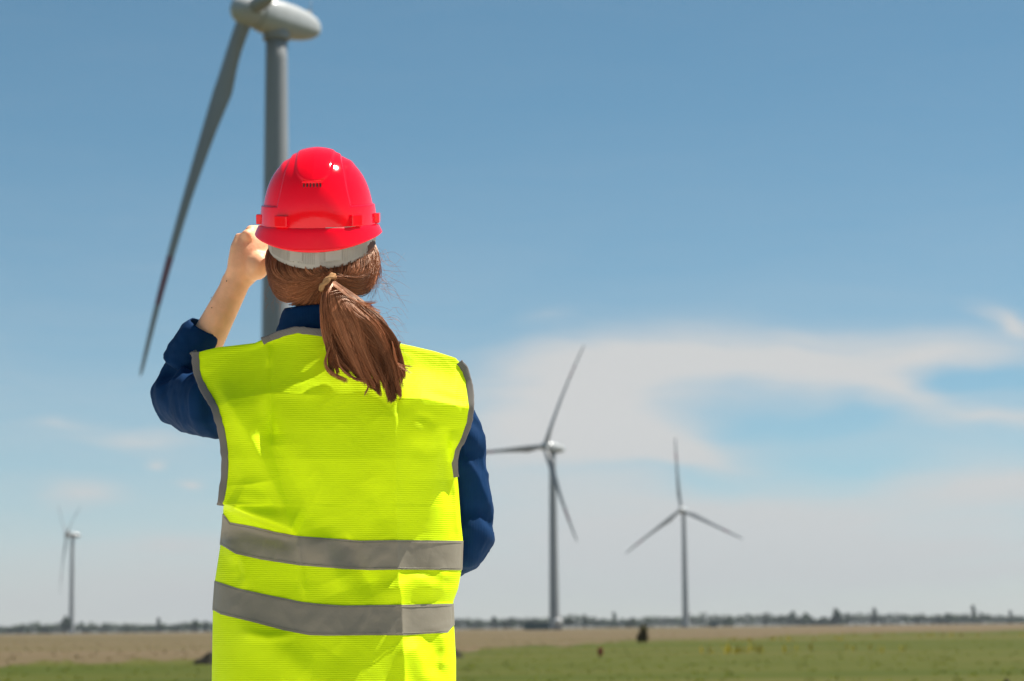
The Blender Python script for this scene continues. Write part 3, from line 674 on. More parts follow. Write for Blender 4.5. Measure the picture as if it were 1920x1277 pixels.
# ---- shirt
mb = MB()
mb.add(*loft([neck + np.array([0, .0, -.035]), P(630, 676, YC), P(632, 725, YC), P(632, 830, YC), P(632, 1000, YC), P(630, 1130, YC), pel + np.array([0, 0, -.06])], [.056, .058, .074, .090, .085, .088, .10], [.072, .115, .155, .155, .14, .155, .165], 44, 40, ref=(0, 1, 0)))
mb.add(*loft([SL + np.array([.05, .03, -.02]), P(405, 757, 4.475), P(362, 752, 4.555), EL], [.055, .064, .060, .054], [.050, .058, .056, .050], 24, 28, ref=(0, 0, 1)))
mb.add(*ellipsoid(EL + np.array([-.002, .01, 0]), (.050, .05, .052)))
mb.add(*loft([EL + np.array([.0, 0, -.01]), P(348, 700, 4.625), P(366, 655, 4.61), P(381, 626, 4.60)], [.050, .046, .039, .034], [.05, .046, .04, .036], 20, 28, ref=(1, 0, 0)))
mb.add(*ellipsoid(SL + np.array([.03, .03, -.01]), (.055, .045, .05)))
mb.add(*loft([SR + np.array([-.02, 0, .0]), P(850, 810, 4.455), P(860, 870, 4.47), P(871, 950, 4.485), ER], [.058, .056, .056, .055, .052], [.056, .053, .051, .052, .051], 40, 32, ref=(0, 1, 0)))
mb.add(*ellipsoid(ER, (.051, .054, .05)))
mb.add(*loft([ER, P(835, 1040, 4.56), P(790, 1045, 4.64), WR + (ER - WR) * .1], [.05, .046, .040, .034], [.05, .044, .038, .034], 24, 28, ref=(0, 0, 1)))
mb.add(*ellipsoid(SR + np.array([0, .01, 0]), (.055, .048, .055)))
sv, sn, sf = remesh(mb, .005, 4, .5)
# wrinkles: rings round the bent elbows, long soft folds elsewhere
def rings(v, c, axis, amp, freq, rad, ph=0):
    rel = v - c; s = rel @ (axis / np.linalg.norm(axis)); r = np.linalg.norm(rel, axis=1)
    wob = vnoise(v[:, 0] * 14 + ph, v[:, 1] * 14, v[:, 2] * 14) * .9
    w = np.sin(s * freq + wob * 2.6 + ph); w = np.sign(w) * np.abs(w) ** .8
    return amp * w * np.exp(-(r / rad) ** 2) * (.45 + .55 * sstep(-.3, .5, vnoise(v[:, 0] * 20 + 3 + ph, v[:, 1] * 20, v[:, 2] * 20)))
disp = rings(sv, EL + np.array([.03, 0, .03]), np.array([.7, -.2, .7]), .0070, 105, .10, 1.0) + rings(sv, P(395, 770, 4.45), np.array([1, -.6, .25]), .0045, 100, .075, 4.0)
disp += rings(sv, ER + np.array([0, 0, .02]), np.array([.35, 0, 1.0]), .0060, 85, .085, 2.0) + rings(sv, P(880, 860, 4.43), np.array([.35, 0, 1]), .0046, 75, .10, 5.5)
disp += .0045 * fbm(sv[:, 0] * 20, sv[:, 1] * 20, sv[:, 2] * 10, 3)
disp += .0040 * (1 - np.abs(vnoise(sv[:, 0] * 17 + sv[:, 2] * 6, sv[:, 1] * 17 + 3, sv[:, 2] * 11)) * 2.2).clip(0, 1) ** 2
disp += .0018 * fbm(sv[:, 0] * 60 + 9, sv[:, 1] * 60, sv[:, 2] * 35, 2)
sv = sv + sn * disp[:, None]
shirt = mesh_obj('shirt', sv, sf, M_navy, person)
# rolled cuff: a thick folded band
def band(centers, ra, rb, n_len, n_ar, ref, thick, name, m, parent, wr=0.0, power=2.0):
    v, f = loft(centers, ra, rb, n_len, n_ar, ref, cap=False, power=power); v = v.reshape(n_len, n_ar, 3)
    c = v.mean(1, keepdims=True); d = v - c; dn = d / np.linalg.norm(d, axis=2, keepdims=True)
    u = np.linspace(0, 1, n_len)[:, None]; a = np.linspace(0, 2 * np.pi, n_ar, endpoint=False)[None]
    prof = np.minimum(1, np.minimum(u, 1 - u) / .12) ** .5
    w = wr * (vnoise(u * 5 + 2, np.cos(a) * 2.5 + 4, np.sin(a) * 2.5) + .5 * vnoise(u * 11, np.cos(a) * 6, np.sin(a) * 6))
    outer = v + dn * (thick * prof + w)[..., None]; inner = v[::-1] + dn[::-1] * w[::-1][..., None] * .4 - dn[::-1] * .001
    allv = np.concatenate([outer, inner]).reshape(-1, 3)
    f = grid_faces(2 * n_len, n_ar, True); f += [((2 * n_len - 1) * n_ar + j, (2 * n_len - 1) * n_ar + (j + 1) % n_ar, (j + 1) % n_ar, j) for j in range(n_ar)]
    return mesh_obj(name, allv, f, m, parent)
band([P(347, 690, 4.62), P(362, 657, 4.61), P(385, 613, 4.595)], [.044, .0405, .0325], [.045, .042, .034], 26, 48, (1, .1, .2), .0055, 'cuff', M_navy, shirt, .0028)
# collar: stand and fold-over
cc = P(616, 640, 4.425)
band([cc + np.array([0, .005, -.01]), cc + np.array([0, .0, .03]), cc + np.array([-.002, -.004, .062])], [.072, .066, .063], [.090, .083, .078], 12, 64, (0, 1, 0), .003, 'collar_stand', M_navy, shirt, .001)
band([cc + np.array([0, .004, .004]), cc + np.array([0, -.001, .03]), cc + np.array([-.002, -.004, .0655])], [.080, .074, .0635], [.098, .091, .0795], 16, 64, (0, 1, 0), .003, 'collar_fall', M_navy, shirt, .0012)

# ---- trousers and boots (below the frame)
mb = MB()
mb.add(*loft([pel + np.array([0, 0, .12]), pel, pel + np.array([0, 0, -.1])], [.11, .118, .10], [.16, .175, .165], 14, 32, ref=(0, 1, 0)))
for h, k, a in ((hipL, kneeL, ankL), (hipR, kneeR, ankR)):
    mb.add(*loft([h + np.array([0, 0, .05]), h * .55 + k * .45, k, k * .5 + a * .5, a + np.array([0, 0, .02])], [.10, .088, .07, .066, .062], [.095, .082, .066, .063, .06], 30, 28, ref=(0, 1, 0)))
tv, tn, tf = remesh(mb, .008, 4); tv += tn * (.004 * fbm(tv[:, 0] * 18, tv[:, 1] * 18, tv[:, 2] * 24, 3))[:, None]
mesh_obj('trousers', tv, tf, M_trouser, person)
for a in (ankL, ankR):
    mb = MB(); mb.add(*loft([a + np.array([0, -.01, .08]), a + np.array([0, -.01, 0]), a + np.array([0, 0, -.045])], [.05, .048, .055], [.045, .043, .046], 10, 20, ref=(0, 1, 0)))
    mb.add(*loft([a + np.array([0, -.06, -.045]), a + np.array([0, .03, -.04]), a + np.array([0, .12, -.05]), a + np.array([0, .18, -.06])], [.036, .045, .033, .018], [.036, .045, .048, .03], 20, 20, ref=(0, 0, 1)))
    v, n_, f = remesh(mb, .006, 3); bo = mesh_obj('boot', v, f, M_boot, person)
    v, f = box(a + np.array([0, .055, -.078]), (.094, .27, .02)); bevel(mesh_obj('sole', v, f, M_boot, bo, smooth=False), .008)
# ---- vest: outline measured on the photograph, depth from the body it hangs on
VL = np.array([(362, 660), (362, 675), (364, 697), (369, 712), (378, 731), (390, 750), (399, 766), (407, 795), (414, 830), (417, 862), (416, 895), (412, 922), (409, 946)], float)
VLlow = [(946, 419), (983, 417), (1023, 413), (1088, 403), (1144, 399), (1277, 397), (1420, 394)]
VR = np.array([(866, 684), (877, 697), (883, 716), (886, 740), (887, 768), (883, 796), (872, 824), (860, 845), (856, 870), (858, 893), (860, 915), (862, 946)], float)
VRlow = [(946, 862), (978, 864), (1014, 868), (1066, 866), (1104, 859), (1128, 850), (1166, 851), (1237, 855), (1277, 855), (1420, 858)]
VT = np.array([(362, 660), (373, 660), (409, 651), (445, 647), (478, 643), (500, 633), (528, 622), (556, 615), (606, 621), (650, 630), (700, 634), (735, 639), (750, 644), (778, 650), (816, 659), (854, 671), (866, 684)], float)
def resample(p, n, u=None):
    d = np.concatenate([[0], np.cumsum(np.linalg.norm(np.diff(p, axis=0), axis=1))]); d /= d[-1]
    u = np.linspace(0, 1, n) if u is None else u
    return np.column_stack([np.interp(u, d, p[:, 0]), np.interp(u, d, p[:, 1])])
NS = 230
sl = np.linspace(0, 1, NS); S_ = .5 - .5 * np.cos(np.pi * sl); S_ = .55 * S_ + .45 * sl      # denser at the sides
Y0 = 946.0
def lx(y): return np.interp(y, *zip(*VLlow))
def rx_(y): return np.interp(y, *zip(*VRlow))

# folds, all in the pixels of the photograph: (points, amplitude toward the viewer [m], width px on either side)
def seg_d(x, y, pts):
    best = np.full(x.shape, 1e9); sd = np.zeros(x.shape); tt = np.zeros(x.shape); L = 0
    tot = sum(math.dist(a, b) for a, b in zip(pts[:-1], pts[1:]))
    for (ax, ay), (bx, by) in zip(pts[:-1], pts[1:]):
        l = math.dist((ax, ay), (bx, by)); dx, dy = (bx - ax) / l, (by - ay) / l
        t = np.clip((x - ax) * dx + (y - ay) * dy, 0, l); ex, ey = x - ax - t * dx, y - ay - t * dy
        d = np.hypot(ex, ey); k = d < best
        best = np.where(k, d, best); sd = np.where(k, dx * ey - dy * ex, sd); tt = np.where(k, (L + t) / tot, tt); L += l
    return best, sd, tt
def fold(x, y, pts, amp, wl_, wr_, kind='g', ends=.18):
    d, sd, t = seg_d(x, y, pts)
    w = np.where(sd < 0, wl_, wr_)
    tap = np.minimum(1, np.minimum(t, 1 - t) / ends + .0) if ends > 0 else 1.0
    tap = np.clip(tap, 0, 1)
    # outside the ends the distance grows, so the fold also dies off by itself
    g = np.exp(-(d / w) ** 2) if kind == 'g' else np.exp(-d / w)
    return amp * g * (tap if ends > 0 else 1.0)
def wrinkle(x, y):
    w = np.zeros(np.shape(x))
    # pressed packing creases
    w += fold(x, y, [(508, 625), (507, 740), (508, 835)], -.0075, 30, 12, 'e', .10)
    w += fold(x, y, [(741, 740), (742, 900), (746, 1070), (753, 1134), (760, 1290), (762, 1420)], .0072, 12, 34, 'e', .06)
    w += fold(x, y, [(405, 768), (430, 750), (507, 737), (620, 742)], .0030, 12, 8, 'e', .2)
    w += fold(x, y, [(742, 748), (800, 748), (888, 768)], .005, 26, 8, 'e', .1)
    w += fold(x, y, [(418, 912), (470, 908), (520, 899)], .0035, 12, 8, 'e', .25)
    # long drape from the raised shoulder to the waist, with the valley behind it
    w += fold(x, y, [(395, 700), (440, 765), (492, 855), (528, 930), (560, 1003), (575, 1060)], .010, 40, 18, 'g', .15)
    w += fold(x, y, [(455, 720), (520, 850), (575, 960), (600, 1040)], -.0095, 24, 36, 'g', .2)
    w += fold(x, y, [(385, 690), (420, 800), (432, 900), (438, 960)], -.006, 14, 20, 'g', .2)
    # sag of cloth resting on the upper tape
    w += fold(x, y, [(425, 945), (470, 968), (520, 985), (558, 1002)], .016, 34, 5, 'g', .1)
    w += fold(x, y, [(432, 985), (490, 1003), (560, 1018)], -.006, 9, 16, 'g', .2)
    w += fold(x, y, [(425, 935), (480, 950), (540, 955)], -.005, 12, 12, 'g', .3)
    w += fold(x, y, [(418, 1000), (445, 1060), (455, 1110)], .006, 16, 10, 'g', .2)
    w += fold(x, y, [(440, 1040), (450, 1075), (444, 1100)], -.007, 8, 12, 'g', .3)
    w += fold(x, y, [(555, 1000), (563, 1062), (572, 1130)], .004, 6, 6, 'g', .2)
    w += fold(x, y, [(600, 990), (612, 1035), (640, 1110)], .0085, 20, 30, 'g', .2)
    w += fold(x, y, [(640, 1000), (672, 1060), (700, 1120)], -.006, 16, 22, 'g', .2)
    # bulges of the lower back between and under the tapes
    w += fold(x, y, [(700, 1118), (780, 1090), (862, 1078)], .0055, 16, 26, 'g', .2)
    w += fold(x, y, [(770, 1062), (830, 1088), (862, 1100)], -.003, 12, 12, 'g', .25)
    w += fold(x, y, [(800, 1115), (830, 1085), (845, 1070)], .0025, 10, 10, 'g', .25)
    w += fold(x, y, [(765, 1195), (790, 1240), (815, 1290), (830, 1350)], .0085, 16, 30, 'g', .15)
    w += fold(x, y, [(836, 1180), (838, 1225), (826, 1260)], .0055, 12, 12, 'g', .2)
    w += fold(x, y, [(800, 1180), (815, 1230), (812, 1270)], -.005, 16, 16, 'g', .2)
    w += fold(x, y, [(430, 1160), (520, 1215), (600, 1290)], .008, 26, 34, 'g', .2)
    w += fold(x, y, [(640, 1190), (600, 1260), (560, 1360)], -.006, 34, 34, 'g', .2)
    w += fold(x, y, [(440, 1185), (500, 1195), (560, 1190)], .004, 9, 9, 'g', .25)
    # right shoulder blade: blade edge, dents under the press line, pinch at the armhole
    w += fold(x, y, [(760, 800), (790, 812), (835, 818)], .0014, 16, 18, 'g', .25)
    w += fold(x, y, [(770, 835), (800, 850), (830, 840)], -.0025, 14, 14, 'g', .25)
    w += fold(x, y, [(775, 775), (805, 785), (820, 800)], -.0018, 8, 10, 'g', .3)
    w += fold(x, y, [(847, 806), (852, 860), (858, 950), (864, 1010)], .006, 16, 8, 'g', .1)
    w += fold(x, y, [(830, 800), (838, 870), (846, 960)], -.007, 14, 12, 'g', .2)
    w += fold(x, y, [(700, 660), (770, 690), (860, 705)], -.004, 22, 22, 'g', .25)
    w += fold(x, y, [(790, 735), (820, 742), (880, 758)], -.003, 9, 12, 'g', .25)
    w += fold(x, y, [(690, 900), (712, 950), (722, 1005)], -.0055, 26, 20, 'g', .3)
    w += fold(x, y, [(505, 690), (500, 645), (497, 632)], .004, 8, 8, 'g', .3)
    # fine crumple
    q = 1 - np.abs(fbm(x / 62 + .5 * vnoise(x / 90, y / 90), y / 85 + 3, 0, 2)); 
    w += .0010 * (q ** 3 - .4) * (.4 + .6 * sstep(-.2, .5, vnoise(x / 120 + 8, y / 120)))
    w += .0005 * fbm(x / 30 + 2, y / 38, 1.5, 2) + .0025 * vnoise(x / 130 + 4, y / 170 + 2)
    return w
AB = lambda y: np.interp(y, [600, 640, 680, 730, 790, 860, 930, 1000, 1090, 1180, 1280, 1420], [.098, .104, .110, .115, .121, .126, .119, .108, .106, .116, .132, .138])
def depth_back(s, x, y, t_top):
    """s: 0..1 across the panel; t_top: px below the shoulder line"""
    q = np.clip(1 - np.abs(2 * s - 1) ** 2.7, 0, 1) ** .62
    edge_l = np.interp(y, [660, 760, 860, 946, 1010], [.040, .066, .070, .05, 0.0]); edge_r = np.interp(y, [660, 760, 830, 900], [.040, .066, .050, 0.0])
    e = edge_l * (1 - s) + edge_r * s
    D = e + (AB(y) - e) * q
    D = D + .007 * np.exp(-((s - .28) / .13) ** 2 - ((y - 790) / 80) ** 2) + .009 * np.exp(-((s - .76) / .12) ** 2 - ((y - 775) / 75) ** 2)   # shoulder blades
    D = D - .010 * np.exp(-((s - .52) / .10) ** 2 - ((y - 900) / 170) ** 2)                                                              # spine hollow
    xc = np.interp(y, [640, 835, 930, 1003], [507, 508, 535, 560])
    wing = np.clip((xc - x) / 120, 0, 1) ** .9
    flap = np.interp(x, [409, 470, 560], [950, 972, 1004])                                # free lower edge of the loose cloth
    D = D + .062 * wing * sstep(690, 800, y) * sstep(flap + 4, flap - 10, y) * (1 - .25 * sstep(800, 960, y))
    rr = np.interp(x, [370, 470, 507, 742, 870], [120, 120, 118, 112, 95])
    r = np.clip(t_top / rr, 0, 1); r = np.where(r < .85, r / .925, 1 - (1 - r) ** 2 / .27675 * .0 - np.clip(1 - r, 0, 1) ** 2 / (2 * .15) / .925); r2 = np.clip(t_top / 14, 0, 1); r = np.maximum(r, .12 * np.sqrt(np.clip(1 - (1 - r2) ** 2, 0, 1)))
    top = .046 + .042 * np.exp(-((x - 620) / 125) ** 2)
    D = top + (D - top) * r
    fade = np.clip(np.minimum(s, 1 - s) / .012, 0, 1) ** .5
    return YC - D - 1.35 * wrinkle(x, y) * (.35 + .65 * fade) * np.clip(t_top / 12, .2, 1)
NT1, NT2 = 150, 170
# upper part: Coons patch between shoulder line and the row y = 946
def upper_xy():
    t = np.linspace(0, 1, NT1)
    Lc = resample(VL[::-1], NT1); Rc = resample(VR[::-1], NT1); Tc = resample(VT, NS, S_)
    Bc = np.column_stack([Lc[0, 0] + (Rc[0, 0] - Lc[0, 0]) * S_, np.full(NS, Y0)])
    s = S_[None, :, None]; tt = t[:, None, None]
    c = (1 - tt) * Bc[None] + tt * Tc[None] + (1 - s) * Lc[:, None] + s * Rc[:, None] - ((1 - s) * (1 - tt) * Bc[0] + s * (1 - tt) * Bc[-1] + (1 - s) * tt * Tc[0] + s * tt * Tc[-1])
    return c
UX = upper_xy()
topy = lambda x: np.interp(x, VT[:, 0], VT[:, 1])
ys = np.linspace(1420, Y0, NT2)[:-1]
LX = np.stack([lx(ys)[:, None] + (rx_(ys) - lx(ys))[:, None] * S_[None], np.repeat(ys[:, None], NS, 1)], -1)
# ease the loose corner of the armhole into the lower side edge
XY = np.concatenate([LX, UX]); 
sg = np.repeat(S_[None], len(XY), 0)
tdist = np.maximum(XY[..., 1] - topy(XY[..., 0]), 0)
DB = depth_back(sg, XY[..., 0], XY[..., 1], tdist)
BV = P(XY[..., 0], XY[..., 1], DB)
# front panel: same outline at the seams, chest depth in front, armhole edges forward of the arm
def depth_front(s, y, t_top):
    q = np.clip(1 - np.abs(2 * s - 1) ** 2.7, 0, 1) ** .62
    A = np.interp(y, [600, 680, 760, 840, 930, 1050, 1200, 1420], [.02, .07, .12, .15, .145, .13, .135, .14])
    e = np.interp(y, [660, 760, 860, 940, 1010], [.02, .04, .04, .02, 0.0])
    D = e + (A - e) * q
    r = np.clip(t_top / 75, 0, 1); r = np.sqrt(np.clip(1 - (1 - r) ** 2, 0, 1))
    return YC + (-.008 + (D + .008) * r)
XF = XY.copy()
XF[..., 1] += (np.exp(-((XF[..., 0] - 618) / 70) ** 2) * np.clip(1 - tdist / 260, 0, 1) * 110)          # deeper neckline in front
inner = np.clip(np.abs(2 * sg - 1), 0, 1) ** 6 * sstep(980, 860, XF[..., 1]) * np.clip(tdist / 120, 0, 1)
XF[..., 0] += np.where(sg < .5, 1, -1) * inner * 60
DF = depth_front(sg, XF[..., 1], tdist) + .6 * wrinkle(1260 - XF[..., 0], XF[..., 1] + 37) * np.clip(np.minimum(sg, 1 - sg) / .05, 0, 1)
FV = P(XF[..., 0], XF[..., 1], DF)
nr = len(XY)
mb = MB(); mb.add(BV, grid_faces(nr, NS)); mb.add(FV, [q[::-1] for q in grid_faces(nr, NS)])
vest = mb.build('vest', M_vest, person)
vest['label'] = 'bright yellow vest with pressed creases'


# ---- reflective tape: two bands, each wraps round the vest
def tape(top, bot, name='reflective_strip'):
    n = 300; m = 16
    u = np.linspace(0, 1, n); us = .5 - .5 * np.cos(np.pi * u); us = .5 * us + .5 * u
    tx = np.array(top, float); bx = np.array(bot, float)
    V = []
    for k in range(m):
        t = k / (m - 1)
        x = (tx[0, 0] + (tx[-1, 0] - tx[0, 0]) * us); yt = np.interp(x, tx[:, 0], tx[:, 1]); yb = np.interp(x, bx[:, 0], bx[:, 1])
        y = yt + (yb - yt) * t
        xl, xr = lx(y), rx_(y); s = np.clip((x - tx[0, 0]) / (tx[-1, 0] - tx[0, 0]), 0, 1); xx = xl + (xr - xl) * s
        yt = np.interp(xx, tx[:, 0], tx[:, 1]); yb = np.interp(xx, bx[:, 0], bx[:, 1]); y = yt + (yb - yt) * t
        D = depth_back(s, xx, y, np.full(n, 400.)) - .0016 - .0005 * vnoise(xx / 22, y / 16, 1.1) * np.minimum(1, np.minimum(s, 1 - s) / .03) - .0012 * np.clip(np.sin(xx / 13 + y / 17 + 3 * vnoise(xx / 60, y / 60)), 0, 1) * np.minimum(1, np.minimum(s, 1 - s) / .03)
        ext = np.where(s < .004, -1.2, np.where(s > .996, 1.2, 0))
        V.append(P(xx + ext, y, D))
    back = np.array(V)
    V = []
    for k in range(m):
        t = k / (m - 1); yl = tx[0, 1] + (bx[0, 1] - tx[0, 1]) * t; yr = tx[-1, 1] + (bx[-1, 1] - tx[-1, 1]) * t
        y = yl + (yr - yl) * us; xl, xr = lx(y), rx_(y); xx = xl + (xr - xl) * us
        ext = np.where(us < .004, -1.2, np.where(us > .996, 1.2, 0))
        V.append(P(xx + ext, y, depth_front(us, y, np.full(n, 400.)) + .006 + .0))
    front = np.array(V)
    mb = MB(); mb.add(np.concatenate([back, front[:, ::-1][:, 1:-1]], axis=1).reshape(-1, 3), grid_faces(m, 2 * n - 2, True)); 
    for k in (1, m - 2):
        c_ = back[k, 3:-3]; d_ = (CAM - c_) / np.linalg.norm(CAM - c_, axis=1)[:, None]; c_ = c_ + d_ * .0008
        v, f = loft(c_, [.0004] * len(c_), [.0004] * len(c_), len(c_), 5, ref=(0, 1, .1)); mesh_obj('stitch_line', v, f, M_strip, vest)
    return mb.build(name, M_strip, vest)
tape([(419, 964), (431, 979.5), (473, 987), (517, 998), (557, 1005), (598, 1008), (675, 1014), (744, 1013), (868, 1014)],
     [(413, 1021), (442, 1038.5), (489, 1049), (560, 1060), (644, 1066.5), (691, 1069), (747, 1068), (866, 1069)])
tape([(402, 1089), (423.5, 1096), (448, 1104), (504, 1116), (566.5, 1128.7), (604, 1133), (644, 1135.5), (753, 1134), (849, 1132)],
     [(400, 1144), (414, 1152), (473, 1166), (529, 1181), (579, 1191), (613, 1192), (691, 1191), (758, 1191), (840, 1186), (851, 1172)])
# ---- grey binding along armholes and neck
def binding(pts3, w, name='edge_binding'):
    c = pts3; n = len(c)
    T = np.gradient(c, axis=0); T /= np.linalg.norm(T, axis=1)[:, None]
    view = c - CAM; view /= np.linalg.norm(view, axis=1)[:, None]
    A = np.cross(T, view); A /= np.linalg.norm(A, axis=1)[:, None]; B = np.cross(A, T)
    th = np.linspace(0, 2 * np.pi, 14, endpoint=False)
    wob = 1 + .12 * vnoise(np.arange(n) / 5.0, 2.2)
    ca = np.sign(np.cos(th)) * np.abs(np.cos(th)) ** .6; sa = np.sign(np.sin(th)) * np.abs(np.sin(th)) ** .6
    v = c[:, None] + A[:, None] * (w / 2 * wob[:, None] * ca)[..., None] + B[:, None] * (.0022 * sa)[None, :, None]
    f = grid_faces(n, 14, True) + [tuple(range(13, -1, -1)), tuple((n - 1) * 14 + j for j in range(14))]
    return mesh_obj(name, v.reshape(-1, 3), f, M_bind, vest)
def smooth_path(p, n=160):
    d = np.concatenate([[0], np.cumsum(np.linalg.norm(np.diff(p, axis=0), axis=1))]); u = np.linspace(0, d[-1], n)
    q = np.column_stack([np.interp(u, d, p[:, i]) for i in range(3)])
    for _ in range(4): q[1:-1] = .25 * q[:-2] + .5 * q[1:-1] + .25 * q[2:]
    return q
toward = lambda p, k=.002: p + (CAM - p) / np.linalg.norm(CAM - p, axis=1)[:, None] * k
LE = BV[NT2 - 1:, 3]; RE = BV[NT2 - 1:, -4]
# offset inward so the band lies on the panel edge
def inset(row, k):
    out = []
    for i in range(NT2 - 1, nr):
        xr = XY[i, :, 0]; j = int(np.argmin(np.abs(xr - (xr[row] + k)))); out.append(BV[i, j])
    return np.array(out)
binding(toward(smooth_path(inset(0, 4.5)), .003), .0130)
keep = slice(28, None)
binding(toward(smooth_path(inset(-1, -4.5)[keep]), .003), .0125)
tcol = [j for j in range(NS) if 492 < XY[-1, j, 0] < 752]
binding(toward(smooth_path(P(XY[-1, tcol, 0], XY[-1, tcol, 1] + 3, DB[-5, tcol])), .004), .0130)
# front armhole edges
for row in (0, -1):
    binding(smooth_path(FV[NT2 - 1:, row]), .0125)

# ================================================================== hard hat
M_hat = mat('red_abs_plastic', (0.97, 0.0005, 0.014), 0.20, 0.42, var=.02, vscale=30, coat=.0)
nt = M_hat.node_tree; b_ = nt.nodes['Principled BSDF']; t_ = [n for n in nt.nodes if n.type == 'TEX_COORD'][0]
n_ = nt.nodes.new('ShaderNodeTexNoise'); n_.inputs['Scale'].default_value = 35; n_.inputs['Detail'].default_value = 8; n_.inputs['Roughness'].default_value = .75; nt.links.new(t_.outputs['Object'], n_.inputs['Vector'])
mr = nt.nodes.new('ShaderNodeMapRange'); mr.inputs[1].default_value = .45; mr.inputs[2].default_value = .75; mr.inputs[3].default_value = .07; mr.inputs[4].default_value = .20; nt.links.new(n_.outputs['Fac'], mr.inputs[0]); nt.links.new(mr.outputs[0], b_.inputs['Roughness'])
nb = nt.nodes.new('ShaderNodeTexNoise'); nb.inputs['Scale'].default_value = 160; nb.inputs['Detail'].default_value = 6; nt.links.new(t_.outputs['Object'], nb.inputs['Vector'])
bp = nt.nodes.new('ShaderNodeBump'); bp.inputs['Strength'].default_value = .10; bp.inputs['Distance'].default_value = .0008; nt.links.new(nb.outputs['Fac'], bp.inputs['Height']); nt.links.new(bp.outputs[0], b_.inputs['Normal'])
M_slot = mat('vent_dark', (0.05, 0.003, 0.005), .6)
M_band = mat('headband_plastic', (0.52, 0.49, 0.43), .45, .4, var=.06, vscale=40, trans=.25)
HC = P(597.5, 432, 4.445)
TILT = R(12.5)
hX = np.array([math.cos(R(.6)), 0, -math.sin(R(.6)) * 0]); hX = np.array([1.0, 0, 0])
hY = np.array([0, math.cos(TILT), math.sin(TILT)]); hZ = np.array([0, -math.sin(TILT), math.cos(TILT)])
def hat(p): p = np.asarray(p, float); return HC + p[..., 0:1] * hX + p[..., 1:2] * hY + p[..., 2:3] * hZ
hatroot = empty('hard_hat', HC); tag(hatroot, 'glossy red hard hat worn by the person, with a ridged crown', 'hard hat')
HA, HB, HH = .1035, .128, .1470
def dome_r(z): return np.clip(1 - np.clip(z / HH, 0, 1) ** 2.6, 0, 1) ** (1 / 2.25)
def hat_surface(th, z, extra=0.0):
    """point of the shell at azimuth th (0 = right, -90 deg = back) and height z"""
    r = dome_r(z); x = HA * r * np.cos(th); y = HB * r * np.sin(th)
    back = sstep(.1, -.35, np.sin(th))
    half = np.interp(z, [0, .045, .07, .11, .15], [.069, .066, .060, .052, .04])
    cen = sstep(half + .003, half - .002, np.abs(x)) * back
    bandm = sstep(.050, .0465, z)
    up = np.maximum(cen, bandm) * .0042
    # crown ridge with a rounded end at the back
    dz = np.maximum(0, .122 - z) * (y < 0); dzf = np.maximum(0, .10 - z) * (y >= 0)
    d = np.sqrt(x ** 2 + dz ** 2 + dzf ** 2) - .0315
    ridge = sstep(.0035, -.0035, d); up = up + ridge * (.0024 + .0018 * (1 - np.abs(x) / .034).clip(0, 1))
    # faint side crease
    up = up + .0018 * np.exp(-((np.abs(x) - .062) / .006) ** 2) * sstep(.10, .13, z)
    nx = np.cos(th) * r ** 1.2 / HA; ny = np.sin(th) * r ** 1.2 / HB; nz = (z / HH) ** 1.4 / HH
    l = np.sqrt(nx ** 2 + ny ** 2 + nz ** 2) + 1e-9; up = up + extra
    return np.stack([x + nx / l * up, y + ny / l * up, z + nz / l * up], -1)
NA, NZ = 400, 190
th = np.linspace(0, 2 * np.pi, NA, endpoint=False)
al = np.linspace(0, np.pi / 2 - .004, NZ); zz = .010 + (HH - .010) * np.sin(al)
V = hat_surface(th[None].repeat(NZ, 0), zz[:, None].repeat(NA, 1))
shell_v = np.vstack([V.reshape(-1, 3), V[-1].mean(0)]); f = grid_faces(NZ, NA, True) + [((NZ - 1) * NA + j, (NZ - 1) * NA + (j + 1) % NA, NZ * NA) for j in range(NA)]
mesh_obj('shell', hat(shell_v), f, M_hat, hatroot)
# rim: flared skirt, lower at the back, drawn out into a peak at the front, rolled lower edge
sn_ = np.sin(th); back_ = np.clip(-sn_, 0, 1); front_ = np.clip(sn_, 0, 1)
prof = []
def rim_ring(out, z): 
    a = HA + .0042 + out; b = HB + .0042 + out
    y = np.where(sn_ > 0, b * sn_ + front_ ** 3 * np.clip(out - .002, 0, 1) * 4.2, b * sn_)
    return np.stack([a * np.cos(th), y, z * np.ones(NA) ], -1)
zb = -.0265 * back_ ** 1.6 - .004 - .006 * front_ ** 2
zt = .0125 * np.ones(NA) - .003 * back_
for out, k in ((-.004, 1.06), (.0003, 1.03), (.0022, .98), (.0045, .82), (.0065, .6), (.0085, .35), (.0102, .12), (.0108, .02), (.0106, -.03), (.0095, -.05), (.0070, .0), (.0045, .15), (.001, .5), (-.003, .9)):
    prof.append(rim_ring(out, zb + (zt - zb) * k))
mesh_obj('rim', hat(np.array(prof).reshape(-1, 3)), grid_faces(len(prof), NA, True), M_hat, hatroot)
# brackets for ear defenders and visor
def hat_box(thd, z0, w, d, h, name, m, extra=.0, parent=None):
    p = hat_surface(np.array(R(thd)), np.array(z0)); q = hat_surface(np.array(R(thd + .5)), np.array(z0)); tx = q - p; tx[2] = 0; tx /= np.linalg.norm(tx)
    nn = np.cross(tx, [0, 0, 1.0]); c = p + nn * (d / 2 - .0045 + extra)
    v, f = box((0, 0, 0), (w, d, h)); v = v @ np.array([tx, nn, [0, 0, 1.0]]) + c
    o = mesh_obj(name, hat(v), f, m, parent or hatroot, smooth=False); return bevel(o, .0016, 3)
hat_box(-122, .0225, .030, .010, .021, 'accessory_slot', M_hat); hat_box(-46, .0225, .027, .010, .021, 'accessory_slot', M_hat)
hat_box(-176, .0225, .026, .012, .018, 'accessory_slot', M_hat); hat_box(-4, .0225, .026, .012, .018, 'accessory_slot', M_hat)
